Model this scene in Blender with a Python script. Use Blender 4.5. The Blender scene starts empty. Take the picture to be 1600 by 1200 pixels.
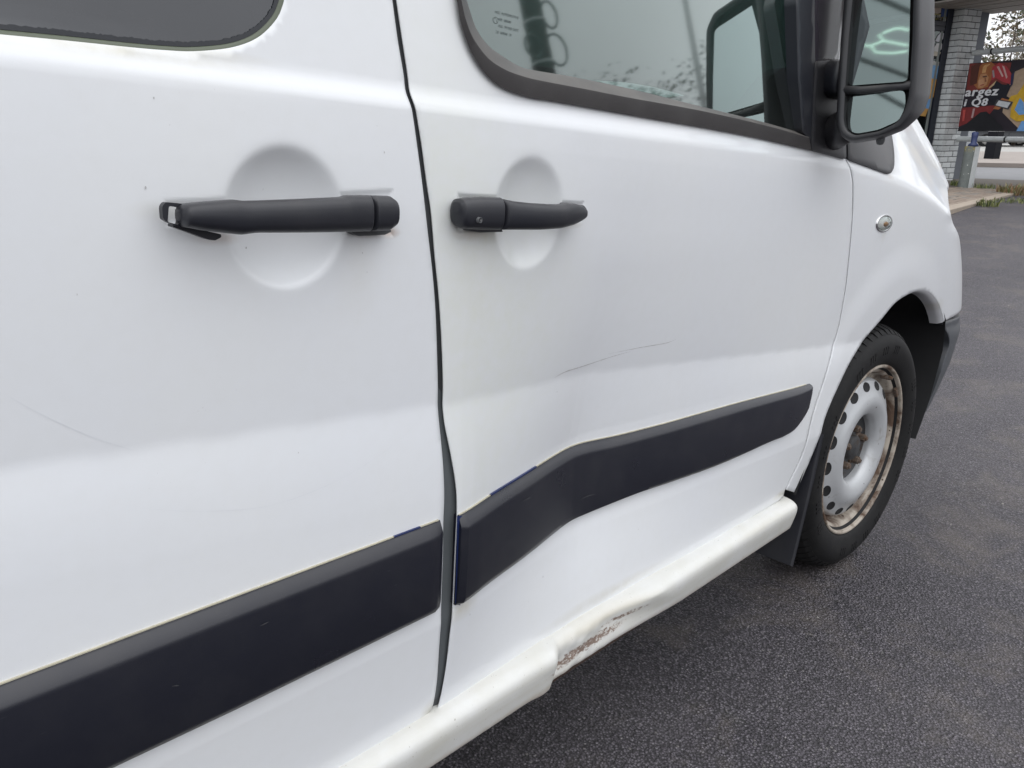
import bpy, bmesh, math, random
import numpy as np
from mathutils import Vector, Matrix, Euler
from mathutils.geometry import delaunay_2d_cdt
random.seed(4); rng = np.random.default_rng(4)
scn = bpy.context.scene
COL = scn.collection

# ------------------------------------------------------------------ camera
F_PX, HOR = 1200.0, 200.0
TH = math.atan((600 - HOR) / F_PX)
cT, sT = math.cos(TH), math.sin(TH)
def grav(p):
    r, u, f = (p[0] - 800) / F_PX, (600 - p[1]) / F_PX, 1.0
    return np.array([r, f * cT + u * sT, u * cT - f * sT])
_v = grav((1961, 342)); _v /= np.linalg.norm(_v)
AZ = math.atan2(_v[1], _v[0]); PIT = -math.asin(_v[2])
Rw = np.array([[math.cos(AZ), math.sin(AZ), 0], [-math.sin(AZ), math.cos(AZ), 0], [0, 0, 1.0]])
cp, sp = math.cos(PIT), math.sin(PIT)
Rv = np.array([[cp, 0, -sp], [0, 1, 0], [sp, 0, cp]])          # world -> van axes
CAMH = 1.153
CAM = np.array([0, 0, CAMH])
CL = np.array([0, -0.60, 0.99])                                 # camera in van axes
def wdir(p): return Rw @ grav(p)
def vdir(p): return Rv @ wdir(p)

cam_d = bpy.data.cameras.new('camera'); cam = bpy.data.objects.new('camera', cam_d); COL.objects.link(cam)
cam_d.sensor_width = 36; cam_d.lens = 36 * F_PX / 1600; cam_d.clip_start = 0.02; cam_d.clip_end = 2000
right, up, fwd = Rw @ np.array([1, 0, 0]), Rw @ np.array([0, sT, cT]), Rw @ np.array([0, cT, -sT])
cam.matrix_world = Matrix(((right[0], up[0], -fwd[0], CAM[0]), (right[1], up[1], -fwd[1], CAM[1]), (right[2], up[2], -fwd[2], CAM[2]), (0, 0, 0, 1)))
scn.camera = cam

# ------------------------------------------------------------------ light: overcast daylight
world = bpy.data.worlds.new('World'); scn.world = world; world.use_nodes = True
nt = world.node_tree; nt.nodes.clear()
out = nt.nodes.new('ShaderNodeOutputWorld'); bg = nt.nodes.new('ShaderNodeBackground')
sky = nt.nodes.new('ShaderNodeTexSky'); sky.sky_type = 'NISHITA'; sky.sun_disc = False
SUN_EL, SUN_ROT = math.radians(68), math.radians(200)
sky.sun_elevation = SUN_EL; sky.sun_rotation = SUN_ROT; sky.air_density = 1.0; sky.dust_density = 3.5
hs = nt.nodes.new('ShaderNodeHueSaturation'); hs.inputs['Saturation'].default_value = 0.35
nt.links.new(sky.outputs[0], hs.inputs['Color'])
# closed cloud cover over the clear sky: the standard overcast distribution, zenith three times the horizon
tc = nt.nodes.new('ShaderNodeTexCoord'); sx = nt.nodes.new('ShaderNodeSeparateXYZ'); nt.links.new(tc.outputs['Generated'], sx.inputs[0])
mr = nt.nodes.new('ShaderNodeMapRange'); mr.inputs[1].default_value = 0; mr.inputs[2].default_value = 1; mr.inputs[3].default_value = 10.8; mr.inputs[4].default_value = 23.5
nt.links.new(sx.outputs[2], mr.inputs[0])
cn = nt.nodes.new('ShaderNodeTexNoise'); cn.inputs['Scale'].default_value = 3.0; cn.inputs['Detail'].default_value = 5; nt.links.new(tc.outputs['Generated'], cn.inputs['Vector'])
cr = nt.nodes.new('ShaderNodeMapRange'); cr.inputs[1].default_value = .3; cr.inputs[2].default_value = .7; cr.inputs[3].default_value = .90; cr.inputs[4].default_value = 1.10; nt.links.new(cn.outputs['Fac'], cr.inputs[0])
mu = nt.nodes.new('ShaderNodeMath'); mu.operation = 'MULTIPLY'; nt.links.new(mr.outputs[0], mu.inputs[0]); nt.links.new(cr.outputs[0], mu.inputs[1])
cc = nt.nodes.new('ShaderNodeCombineColor')
for k, q in enumerate((.962, .985, 1.03)):
    mm = nt.nodes.new('ShaderNodeMath'); mm.operation = 'MULTIPLY'; mm.inputs[1].default_value = q; nt.links.new(mu.outputs[0], mm.inputs[0]); nt.links.new(mm.outputs[0], cc.inputs[k])
mx = nt.nodes.new('ShaderNodeMix'); mx.data_type = 'RGBA'; mx.inputs['Factor'].default_value = .93
nt.links.new(hs.outputs[0], mx.inputs[6]); nt.links.new(cc.outputs[0], mx.inputs[7]); nt.links.new(mx.outputs[2], bg.inputs[0]); nt.links.new(bg.outputs[0], out.inputs[0])
bg.inputs[1].default_value = 0.10
sun_d = bpy.data.lights.new('sun', 'SUN'); sun_d.energy = 0.5; sun_d.angle = math.radians(80); sun_d.color = (1, 0.98, 0.95)
sun = bpy.data.objects.new('sun', sun_d); COL.objects.link(sun)
sdir = Vector((math.sin(SUN_ROT) * math.cos(SUN_EL), math.cos(SUN_ROT) * math.cos(SUN_EL), math.sin(SUN_EL)))
sun.rotation_euler = sdir.to_track_quat('Z', 'Y').to_euler(); sun.location = (0, -4, 8)
scn.view_settings.view_transform = 'Standard'; scn.view_settings.look = 'None'
scn.view_settings.exposure = 0.0; scn.view_settings.gamma = 1.0; scn.view_settings.use_curve_mapping = False
scn.cycles.use_denoising = True
scn.cycles.max_bounces = 10; scn.cycles.transparent_max_bounces = 16; scn.cycles.glossy_bounces = 5

# ------------------------------------------------------------------ helpers
def link(o, parent=None):
    COL.objects.link(o)
    if parent is not None: o.parent = parent
    return o
def tag(o, label=None, cat=None, group=None, kind=None):
    if label: o['label'] = label
    if cat: o['category'] = cat
    if group: o['group'] = group
    if kind: o['kind'] = kind
    return o
def empty(name, loc=(0, 0, 0), rot=(0, 0, 0)):
    o = bpy.data.objects.new(name, None); o.location = loc; o.rotation_euler = rot; o.empty_display_size = 0.1
    return link(o)
def mesh_obj(name, verts, faces, mats, parent=None, smooth=True, mi=None, fix=False):
    me = bpy.data.meshes.new(name)
    me.from_pydata([tuple(map(float, v)) for v in verts], [], [tuple(map(int, f)) for f in faces])
    if not isinstance(mats, (list, tuple)): mats = [mats]
    for m in mats: me.materials.append(m)
    if mi is not None: me.polygons.foreach_set('material_index', np.asarray(mi, dtype=np.int32))
    if smooth: me.polygons.foreach_set('use_smooth', np.ones(len(me.polygons), dtype=bool))
    if fix:
        bm = bmesh.new(); bm.from_mesh(me); bmesh.ops.recalc_face_normals(bm, faces=bm.faces); bm.to_mesh(me); bm.free()
    me.update()
    o = bpy.data.objects.new(name, me)
    return link(o, parent)
class MB:
    """collects shapes into one mesh"""
    def __init__(s): s.v = []; s.f = []; s.m = []
    def add(s, v, f, m=0):
        n = len(s.v); s.v.extend([tuple(map(float, p)) for p in v]); s.f.extend([tuple(int(i) + n for i in q) for q in f]); s.m.extend([m] * len(f))
        return s
    def box(s, c, e, R=None, m=0):
        c = np.array(c, float); e = np.array(e, float) / 2; R = np.eye(3) if R is None else np.array(R)
        vs = [c + R @ (e * np.array(q)) for q in ((-1,-1,-1),(1,-1,-1),(1,1,-1),(-1,1,-1),(-1,-1,1),(1,-1,1),(1,1,1),(-1,1,1))]
        return s.add(vs, [(0,3,2,1),(4,5,6,7),(0,1,5,4),(1,2,6,5),(2,3,7,6),(3,0,4,7)], m)
    def tube(s, pts, r, n=10, m=0, caps=True):
        pts = [np.array(p, float) for p in pts]; k = len(pts); rs = r if hasattr(r, '__len__') else [r] * k
        v = []; f = []; ref = None
        for i, p in enumerate(pts):
            t = pts[min(i + 1, k - 1)] - pts[max(i - 1, 0)]; t = t / (np.linalg.norm(t) + 1e-12)
            if ref is None: ref = np.array([0, 0, 1.0]) if abs(t[2]) < .9 else np.array([1.0, 0, 0])
            a = ref - t * np.dot(ref, t); a /= np.linalg.norm(a); b = np.cross(t, a); ref = a
            for j in range(n):
                w = 2 * math.pi * j / n; v.append(p + rs[i] * (math.cos(w) * a + math.sin(w) * b))
        for i in range(k - 1):
            for j in range(n):
                f.append((i*n+j, i*n+(j+1)%n, (i+1)*n+(j+1)%n, (i+1)*n+j))
        if caps: f.append(tuple(range(n))[::-1]); f.append(tuple((k-1)*n + j for j in range(n)))
        return s.add(v, f, m)
    def loft(s, loops, closed=True, cap0=False, cap1=False, m=0):
        n = len(loops[0]); v = [p for L in loops for p in L]; f = []
        for i in range(len(loops) - 1):
            for j in range(n if closed else n - 1):
                f.append((i*n+j, i*n+(j+1)%n, (i+1)*n+(j+1)%n, (i+1)*n+j))
        if cap0: f.append(tuple(range(n))[::-1])
        if cap1: f.append(tuple((len(loops)-1)*n + j for j in range(n)))
        return s.add(v, f, m)
    def build(s, name, mats, parent=None, smooth=True, fix=False):
        return mesh_obj(name, s.v, s.f, mats, parent, smooth, s.m, fix)
def bevel(o, w=0.003, seg=2, ang=35):
    b = o.modifiers.new('Bevel', 'BEVEL'); b.width = w; b.segments = seg; b.limit_method = 'ANGLE'; b.angle_limit = math.radians(ang); b.harden_normals = True
    return o
def autosmooth(o, deg=35):
    me = o.data; bm = bmesh.new(); bm.from_mesh(me)
    for e in bm.edges:
        if len(e.link_faces) == 2 and e.calc_face_angle(0) > math.radians(deg): e.smooth = False
    bm.to_mesh(me); bm.free(); return o
def sm(a, b, x):
    t = np.clip((np.asarray(x, float) - a) / (b - a), 0, 1); return t * t * (3 - 2 * t)
def resample(pts, step=None, n=None, closed=False):
    P = np.array(pts, float)
    if closed: P = np.vstack([P, P[:1]])
    L = np.r_[0, np.cumsum(np.linalg.norm(np.diff(P, axis=0), axis=1))]
    if n is None: n = max(2, int(round(L[-1] / step)) + 1)
    t = np.linspace(0, L[-1], n)
    Q = np.stack([np.interp(t, L, P[:, k]) for k in range(P.shape[1])], 1)
    return Q[:-1] if closed else Q
def smooth_curve(pts, n):
    """Catmull-Rom through the points"""
    P = np.array(pts, float); P = np.vstack([2*P[0]-P[1], P, 2*P[-1]-P[-2]]); o = []
    k = len(P) - 3
    for t in np.linspace(0, k, n):
        i = min(int(t), k - 1); u = t - i; a, b, c, d = P[i:i+4]
        o.append(.5*((2*b) + (-a+c)*u + (2*a-5*b+4*c-d)*u*u + (-a+3*b-3*c+d)*u**3))
    return np.array(o)
def round_poly(pts, r, seg=4):
    """rounds the corners of a closed 2-D polygon"""
    P = np.array(pts, float); n = len(P); o = []
    for i in range(n):
        a, b, c = P[i-1], P[i], P[(i+1) % n]
        rr = r[i] if hasattr(r, '__len__') else r
        la, lc = np.linalg.norm(a-b), np.linalg.norm(c-b); rr = min(rr, la*.45, lc*.45)
        p, q = b + (a-b)/la*rr, b + (c-b)/lc*rr
        for t in np.linspace(0, 1, seg + 1): o.append((1-t)**2*p + 2*t*(1-t)*b + t*t*q)
    return np.array(o)

# ------------------------------------------------------------------ materials
def nodes(name):
    m = bpy.data.materials.new(name); m.use_nodes = True; t = m.node_tree; t.nodes.clear()
    o = t.nodes.new('ShaderNodeOutputMaterial'); return m, t, o
class NT:
    def __init__(s, name): s.m, s.t, s.o = nodes(name)
    def n(s, ty, **kw):
        x = s.t.nodes.new(ty)
        for k, v in kw.items():
            if k.startswith('_'): setattr(x, k[1:], v)
        return x
    def l(s, a, b): s.t.links.new(a, b)
    def coord(s, kind='Object'): return s.n('ShaderNodeTexCoord').outputs[kind]
    def noise(s, scale, detail=4, rough=.55, vec=None, dist=0):
        x = s.n('ShaderNodeTexNoise'); x.inputs['Scale'].default_value = scale; x.inputs['Detail'].default_value = detail
        x.inputs['Roughness'].default_value = rough; x.inputs['Distortion'].default_value = dist
        if vec is not None: s.l(vec, x.inputs['Vector'])
        return x.outputs['Fac']
    def vor(s, scale, vec=None, feat='F1', out='Distance'):
        x = s.n('ShaderNodeTexVoronoi'); x.feature = feat; x.inputs['Scale'].default_value = scale
        if vec is not None: s.l(vec, x.inputs['Vector'])
        return x.outputs[out]
    def ramp(s, fac, stops, interp='LINEAR'):
        x = s.n('ShaderNodeValToRGB'); x.color_ramp.interpolation = interp; el = x.color_ramp.elements
        while len(el) < len(stops): el.new(.5)
        for e, (p, c) in zip(el, stops): e.position = p; e.color = (c, c, c, 1) if not hasattr(c, '__len__') else (*c[:3], 1)
        s.l(fac, x.inputs[0]); return x.outputs[0]
    def math(s, op, a, b=None, c=None, clamp=False):
        x = s.n('ShaderNodeMath'); x.operation = op; x.use_clamp = clamp
        for i, q in enumerate((a, b, c)):
            if q is None: continue
            if isinstance(q, (int, float)): x.inputs[i].default_value = q
            else: s.l(q, x.inputs[i])
        return x.outputs[0]
    def mix(s, fac, a, b, blend='MIX'):
        x = s.n('ShaderNodeMix'); x.data_type = 'RGBA'; x.blend_type = blend
        for sock, q in ((x.inputs['Factor'], fac), (x.inputs[6], a), (x.inputs[7], b)):
            if isinstance(q, (int, float)): sock.default_value = q
            elif isinstance(q, (tuple, list)): sock.default_value = (*q[:3], 1)
            else: s.l(q, sock)
        return x.outputs[2]
    def bump(s, h, strength=.3, dist=.01, nrm=None):
        x = s.n('ShaderNodeBump'); x.inputs['Strength'].default_value = strength; x.inputs['Distance'].default_value = dist
        s.l(h, x.inputs['Height'])
        if nrm is not None: s.l(nrm, x.inputs['Normal'])
        return x.outputs[0]
    def map(s, vec, loc=(0,0,0), rot=(0,0,0), sc=(1,1,1)):
        x = s.n('ShaderNodeMapping'); x.inputs['Location'].default_value = loc; x.inputs['Rotation'].default_value = rot; x.inputs['Scale'].default_value = sc
        s.l(vec, x.inputs[0]); return x.outputs[0]
    def sep(s, vec):
        x = s.n('ShaderNodeSeparateXYZ'); s.l(vec, x.inputs[0]); return x.outputs
    def blob(s, vec, c, r, soft=.6):
        """1 in an ellipsoid round c, fading to 0 at its surface"""
        v = s.map(vec, loc=tuple(-c[i] / r[i] for i in range(3)), sc=tuple(1 / q for q in r))
        x = s.n('ShaderNodeVectorMath'); x.operation = 'LENGTH'; s.l(v, x.inputs[0])
        y = s.n('ShaderNodeMapRange'); y.inputs[1].default_value = 1.0; y.inputs[2].default_value = 1 - soft; y.inputs[3].default_value = 0; y.inputs[4].default_value = 1
        s.l(x.outputs['Value'], y.inputs[0]); return y.outputs[0]
    def bsdf(s, color=None, rough=.5, metal=0, spec=.5, nrm=None, coat=0, coatr=.05, ior=None, **kw):
        b = s.n('ShaderNodeBsdfPrincipled')
        for k, q in (('Base Color', color), ('Roughness', rough), ('Metallic', metal), ('Specular IOR Level', spec), ('Coat Weight', coat), ('Coat Roughness', coatr)):
            if q is None: continue
            i = b.inputs[k]
            if isinstance(q, (int, float)): i.default_value = q
            elif isinstance(q, (tuple, list)): i.default_value = (*q[:3], 1)
            else: s.l(q, i)
        if nrm is not None: s.l(nrm, b.inputs['Normal'])
        s.l(b.outputs[0], s.o.inputs[0]); return b
def simple(name, col, rough=.5, metal=0, var=.12, scale=30, spec=.5, coat=0, bump=0, bscale=200, bd=.002):
    t = NT(name); co = t.coord(); f = t.noise(scale, 5, .6, co)
    c = t.mix(f, tuple(q * (1 - var) for q in col), tuple(min(1, q * (1 + var)) for q in col))
    n = t.bump(t.noise(bscale, 3, .6, co), bump, bd) if bump else None
    t.bsdf(c, rough, metal, spec, n, coat); return t.m

def paint_mat(name, stains=()):
    """white van paint: faint orange peel, a film of dirt, listed stains (centre, radii, colour, strength)"""
    t = NT(name); co = t.coord()
    big = t.noise(2.2, 4, .55, co); fine = t.noise(60, 5, .6, co)
    col = t.mix(t.ramp(big, [(.35, 0.0), (.7, 1.0)]), (.755, .77, .795), (.77, .78, .785))
    spk = t.ramp(t.noise(420, 2, .5, co), [(.74, 0.0), (.78, 1.0)])
    spk = t.math('MULTIPLY', spk, t.ramp(t.noise(9, 3, .5, co), [(.5, 0.0), (.7, .35)]))
    col = t.mix(spk, col, (.25, .23, .2))
    film = t.math('MULTIPLY', t.ramp(fine, [(.4, 0.0), (.75, 1.0)]), .05)
    col = t.mix(film, col, (.55, .53, .46))
    for c, r, k, st in stains:
        mk = t.math('MULTIPLY', t.blob(co, c, r, .85), t.ramp(t.noise(45, 5, .65, co), [(.25, .25), (.7, 1.0)]))
        col = t.mix(t.math('MULTIPLY', mk, st), col, k)
    n = t.bump(t.noise(350, 2, .5, co), .025, .001)
    rr = t.math('ADD', t.math('MULTIPLY', fine, .12), .27)
    t.bsdf(col, rr, 0, .5, n, .5, .07); return t.m

M = {}
M['plastic'] = None
def plastic(name, col=(.018, .020, .027), rough=.42, dust=.25):
    t = NT(name); co = t.coord(); g = t.noise(900, 2, .5, co); d = t.noise(14, 5, .6, co)
    up = t.sep(t.n('ShaderNodeNewGeometry').outputs['Normal'])[2]
    c = t.mix(t.math('MULTIPLY', t.ramp(d, [(.45, 0.0), (.8, 1.0)]), dust), col, (.075, .072, .07))
    c = t.mix(t.math('MULTIPLY', t.math('MULTIPLY', up, t.ramp(d, [(.3, .3), (.7, 1.0)]), None, True), dust * 1.2), c, (.16, .145, .13))
    scr = t.n('ShaderNodeTexNoise'); scr.inputs['Scale'].default_value = 55; scr.inputs['Detail'].default_value = 6
    t.l(t.map(co, rot=(0, .5, 0), sc=(1, 1, 9)), scr.inputs['Vector'])
    c = t.mix(t.ramp(scr.outputs[0], [(.70, 0.0), (.76, .22)]), c, (.14, .14, .15))
    t.bsdf(c, t.math('ADD', t.math('MULTIPLY', d, .18), rough - .09), 0, .5, t.bump(g, .12, .0006)); return t.m
M['plastic'] = plastic('black_plastic')
M['trim'] = plastic('trim_plastic', (.0100, .0112, .0185), .30, .10)
M['handle'] = plastic('handle_plastic', (.012, .013, .019), .40, .14)
M['seal_rubber'] = plastic('weathered_rubber', (.042, .038, .038), .6, .6)
M['mirror_shell'] = plastic('mirror_plastic', (.028, .028, .032), .5, .3)
M['pillar_trim'] = simple('glossy_pillar_trim', (.05, .045, .055), .16, 0, .1, 20)
M['bumper'] = plastic('bumper_plastic', (.06, .066, .075), .5, .4)
M['rubber_dark'] = simple('dark_rubber', (.085, .088, .092), .7, 0, .2, 40)
M['rubber_skylit'] = simple('skylit_rubber', (.095, .105, .11), .45, 0, .15, 18)  # seal in the lower gap: reflected sky is part of this grey
M['blue_tape'] = simple('blue_tape', (.010, .021, .092), .4, 0, .2, 60)
M['adhesive'] = simple('yellowed_adhesive', (.46, .43, .33), .7, 0, .3, 50)
M['black'] = simple('matt_black', (.008, .008, .009), .8)
M['interior'] = simple('interior_dark', (.02, .022, .025), .7, 0, .2, 20)
M['fabric'] = simple('seat_fabric', (.10, .10, .115), .9, 0, .2, 200)
M['belt'] = simple('belt_webbing', (.012, .013, .018), .7, 0, .2, 300)
M['dash'] = simple('dashboard', (.13, .15, .15), .55, 0, .1, 30)
M['galv'] = simple('galvanised', (.42, .43, .43), .5, .2, .15, 10)
M['wire'] = simple('grey_wire', (.05, .055, .06), .5)

def glass_mat(name, tint, ior=1.52, boost=1.5, dirt=0.0, rough=0.0):
    t = NT(name); fr = t.n('ShaderNodeFresnel'); fr.inputs[0].default_value = ior
    f = t.math('MULTIPLY', fr.outputs[0], boost, None, True)
    tr = t.n('ShaderNodeBsdfTransparent'); tr.inputs[0].default_value = (*tint, 1)
    gl = t.n('ShaderNodeBsdfGlossy'); gl.inputs['Roughness'].default_value = rough; gl.inputs[0].default_value = (.92, 1, .97, 1)
    mx = t.n('ShaderNodeMixShader'); t.l(f, mx.inputs[0]); t.l(tr.outputs[0], mx.inputs[1]); t.l(gl.outputs[0], mx.inputs[2])
    if dirt:
        co = t.coord(); df = t.n('ShaderNodeBsdfDiffuse'); df.inputs[0].default_value = (.42, .47, .45, 1)
        m2 = t.n('ShaderNodeMixShader'); k = t.math('MULTIPLY', t.ramp(t.noise(7, 5, .6, co), [(.25, .35), (.75, 1.0)]), dirt)
        t.l(k, m2.inputs[0]); t.l(mx.outputs[0], m2.inputs[1]); t.l(df.outputs[0], m2.inputs[2]); t.l(m2.outputs[0], t.o.inputs[0])
    else: t.l(mx.outputs[0], t.o.inputs[0])
    return t.m
M['glass'] = glass_mat('tinted_glass', (.24, .36, .33), 1.52, 3.1, .035, .035)
M['screen_glass'] = glass_mat('windscreen_glass', (.74, .82, .80), 1.5, 1.2, .05)
M['shop_glass'] = glass_mat('shop_glass', (.35, .38, .4), 1.5, 1.6)
M['lens'] = glass_mat('clear_lens', (.9, .9, .88), 1.5, 1.5)
t = NT('dark_privacy_glass'); co = t.coord(); t.bsdf(t.mix(t.noise(12, 4, .6, co), (.018, .02, .025), (.03, .032, .038)), .03, 0, .8, None, .3, .0); M['dark_glass'] = t.m
M['sealant'] = simple('sealant_dark', (.016, .018, .023), .25, 0, .2, 90)
M['glass_edge'] = simple('glass_edge', (.075, .09, .055), .3)
t = NT('mirror_glass'); t.bsdf((.60, .67, .67), .015, 1.0); M['mirror_glass'] = t.m
M['chrome'] = simple('dull_chrome', (.6, .6, .6), .25, 1.0, .1)
M['amber'] = simple('amber_bulb', (.35, .16, .03), .4)
M['etch'] = simple('etched_mark', (.03, .04, .045), .7)
M['scratch'] = simple('scratch_grey', (.46, .45, .45), .6, 0, .3, 90)
M['strip_scratch'] = simple('strip_scratch', (.075, .075, .08), .5)
M['scratch_light'] = simple('scratch_light', (.685, .70, .725), .4, 0, .1, 90)

# ------------------------------------------------------------------ the van's side surface  y = S(x, z)
ZS_X = [-3, 0, .5, 1.0, 1.4, 1.70, 1.90, 2.06, 2.20, 2.40, 2.7, 3.0]
ZS_Z = [1.05, 1.05, 1.055, 1.057, 1.055, 1.047, 1.031, 1.012, .990, .945, .86, .78]
def zs(x):
    return (np.interp(x - .05, ZS_X, ZS_Z) + 2 * np.interp(x, ZS_X, ZS_Z) + np.interp(x + .05, ZS_X, ZS_Z)) / 4
def softplus(x, w): return w * np.logaddexp(0, x / w)
def ellipse_r(x, z, cx, cz, rx, rz, p=2.0): return (np.abs((x - cx) / rx) ** p + np.abs((z - cz) / rz) ** p) ** (1 / p)
def hits(p, y):
    q = vdir(p); return CL + q * ((y - CL[1]) / q[1])
def hx(p, x):
    q = vdir(p); return CL + q * ((x - CL[0]) / q[0])
_a, _b, _t, _bo = hits((352, 337), 0), hits((537, 337), 0), hits((437, 229), 0), hits((440, 448), 0)
CUP1 = ((_a[0]+_b[0])/2, (_t[2]+_bo[2])/2, (_b[0]-_a[0])/2, (_t[2]-_bo[2])/2)
_a, _b, _t, _bo = hits((774, 333), 0), hits((882, 333), 0), hits((828, 246), 0), hits((822, 419), 0)
CUP2 = ((_a[0]+_b[0])/2, (_t[2]+_bo[2])/2, (_b[0]-_a[0])/2, (_t[2]-_bo[2])/2)
P1 = (hits((262, 335), 0)[0], hits((612, 335), 0)[0]); P2 = (hits((716, 333), 0)[0], hits((914, 333), 0)[0])
PKA = (hits((262, 317), 0)[2], hits((612, 298.5), 0)[2], hits((262, 350), 0)[2], hits((612, 366), 0)[2])
PKB = (hits((716, 305), 0)[2], hits((914, 318), 0)[2], hits((716, 361), 0)[2], hits((914, 344), 0)[2])
def pocket(x, z, x0, x1, K, e=.0034):
    u = np.clip((x - x0) / (x1 - x0), 0, 1); zt, zb = K[0] + (K[1] - K[0]) * u, K[2] + (K[3] - K[2]) * u
    d = np.maximum(np.maximum(x0 - x, x - x1), np.maximum(z - zt, zb - z))
    return 1 - sm(-e, e, d)
ARCH_C = (2.085, .335)
def Sbase(x, z):
    x = np.asarray(x, float); z = np.asarray(z, float)
    z1 = .775 - .062 * x; z2 = np.maximum(.712 - .106 * x, .612)
    zc = np.maximum(z, z1)
    y = .16 * (np.minimum(zc, 1.06) - .945) ** 2
    fl = np.clip((z1 + .006 - z) / np.maximum(z1 - z2, .03), 0, 1.3)
    y = y - .0078 * (1 - np.exp(-(np.maximum(fl, 0) / .62) ** 1.35))
    y = y + .10 * np.maximum(0, .47 - z) + .0
    s_ = z - zs(x); b = sm(1.50, 1.95, x)
    y = y + .0066 * sm(-.010, .014, s_) * (1 - b) + softplus(s_ - .004, .006) * (.075 * (1 - b) + .72 * b)
    # flare round the wheel arch
    r = np.hypot((x - ARCH_C[0]) / 1.02, z - ARCH_C[1])
    y = y - .006 * (1 - sm(.46, .56, r)) * sm(.30, .5, z) * sm(1.62, 1.76, x)
    # recessed grips
    for c, D in ((CUP1, .0275), (CUP2, .0225)):
        r2 = ellipse_r(x, z, *c) ** 2; y = y + D * softplus(1 - r2, .07) * (1 - .25 * np.clip(1 - r2, 0, 1))
    y = y + .0017 * pocket(x, z, *P1, PKA) * sm(.98, 1.05, ellipse_r(x, z, *CUP1)) + .0026 * pocket(x, z, *P2, PKB) * sm(.98, 1.05, ellipse_r(x, z, *CUP2))
    return y
# front corner: where the outline of the wing and bonnet is seen
SILP = [((1430, 672), .03), ((1450, 641), .03), ((1476, 589), .03), ((1493, 545), .03), ((1501, 505), .03), ((1503, 460), .03), ((1503, 420), .03), ((1501, 388), .03), ((1495, 360), .03),
        ((1486, 340), .035), ((1483, 322), .04), ((1482, 297), .045), ((1479, 269), .06), ((1472, 241), .08), ((1461, 215), .10), ((1449, 195), .12), ((1439, 181), .135), ((1420, 158), .15)]
SZx = np.linspace(.15, 1.7, 156); X1 = np.zeros_like(SZx); _xs = np.linspace(1.7, 3.4, 341); KK = .85; YT = np.array([b for _, b in SILP])
for _it in range(4):
    SIL = []
    for (p, _), yy in zip(SILP, YT):
        h0, h1 = hits(p, 0), hits(p, yy); SIL.append((h1[2], .6 / h0[0]))
    o_ = np.argsort([a for a, _ in SIL]); SZ = np.array([SIL[k][0] for k in o_]); SM = np.array([SIL[k][1] for k in o_]); yt = np.zeros_like(SZx)
    for i, zq in enumerate(SZx):
        m = np.interp(zq, SZ, SM); yb = Sbase(_xs, np.full_like(_xs, zq)); lo, hi = 1.2, 3.3
        for _ in range(34):
            md = (lo + hi) / 2; y = yb + .5 * KK * np.maximum(0, _xs - md) ** 2
            if np.min((y + .6) / _xs) > m: lo = md
            else: hi = md
        X1[i] = (lo + hi) / 2; y = yb + .5 * KK * np.maximum(0, _xs - X1[i]) ** 2; yt[i] = y[np.argmin((y + .6) / _xs)]
    YT = np.interp([a for a, _ in SIL], SZx, yt)
X1 = np.convolve(np.pad(X1, 2, 'edge'), np.ones(5) / 5, 'valid')
def S(x, z):
    x = np.asarray(x, float); z = np.asarray(z, float)
    x1 = np.interp(z, SZx, X1); u = np.maximum(0, x - x1)
    return Sbase(x, z) + .5 * KK * u ** 2 + (6 + 26 * sm(.95, 1.12, z)) * np.maximum(0, u - .42) ** 3
# refine the corner so that its real outline, not just each level section, falls where the photograph shows it
_zk = np.array([SIL[k][0] for k in o_]); _pk = [SILP[k][0] for k in o_]; _xk = np.interp(_zk, SZx, X1)
_tt = np.linspace(1.6, 3.6, 900)
for _it in range(16):
    _o = np.argsort(_zk); X1 = np.interp(SZx, _zk[_o], _xk[_o]); X1 = np.convolve(np.pad(X1, 2, 'edge'), np.ones(5) / 5, 'valid')
    for k, p in enumerate(_pk):
        q = vdir(p); P = CL[None] + (_tt / q[0])[:, None] * q[None]; gg = P[:, 1] - S(P[:, 0], P[:, 2]); n_ = int(np.argmax(gg))
        _xk[k] -= 1.6 * gg[n_]; _zk[k] = .5 * _zk[k] + .5 * P[n_, 2]
# the dent in the front door
DX = [.3, .52, .574, .636, .722, .804, .842, .866, .90, .955, 1.08, 1.318, 1.50, 1.64, 1.9]
DY = [-.004, -.006, -.005, .011, .032, .052, .060, .0635, .062, .054, .040, .021, .006, .000, .0]
def dent_x(x):
    return (np.interp(x - .022, DX, DY) + np.interp(x, DX, DY) * 2 + np.interp(x + .022, DX, DY)) / 4
def dent_w(z, x):
    zz = [.33, .40, .45, .488, .54, .603, .66, .72, .80, .90, 1.0, 1.04]
    ww = [.12, .40, .64, .80, .93, 1.0, .84, .64, .42, .18, .03, 0]
    return np.interp(z, zz, ww)
def Sd(x, z):
    d = dent_x(x); w = (dent_w(z - .02, x) + dent_w(z, x) + dent_w(z + .02, x)) / 3
    return S(x, z) + d * w
def px(p, surf=None, off=0.0):
    """first point where the sight line through a photo pixel meets the surface (van axes)"""
    surf = surf or S; q = vdir(p); t = np.linspace(.45, 4.2, 1500) / np.linalg.norm(q)
    P = CL[None] + t[:, None] * q[None]; g = P[:, 1] - (surf(P[:, 0], P[:, 2]) + off)
    k = np.where((g[:-1] < 0) & (g[1:] >= 0))[0]
    if len(k) == 0: return P[np.argmax(g)]
    i = k[0]; w = g[i] / (g[i] - g[i + 1]); return P[i] * (1 - w) + P[i + 1] * w
def pxs(L, surf=None, off=0.0): return np.array([px(p, surf, off) for p in L])
def xz(L, surf=None, off=0.0): return [(q[0], q[2]) for q in pxs(L, surf, off)]

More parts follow.
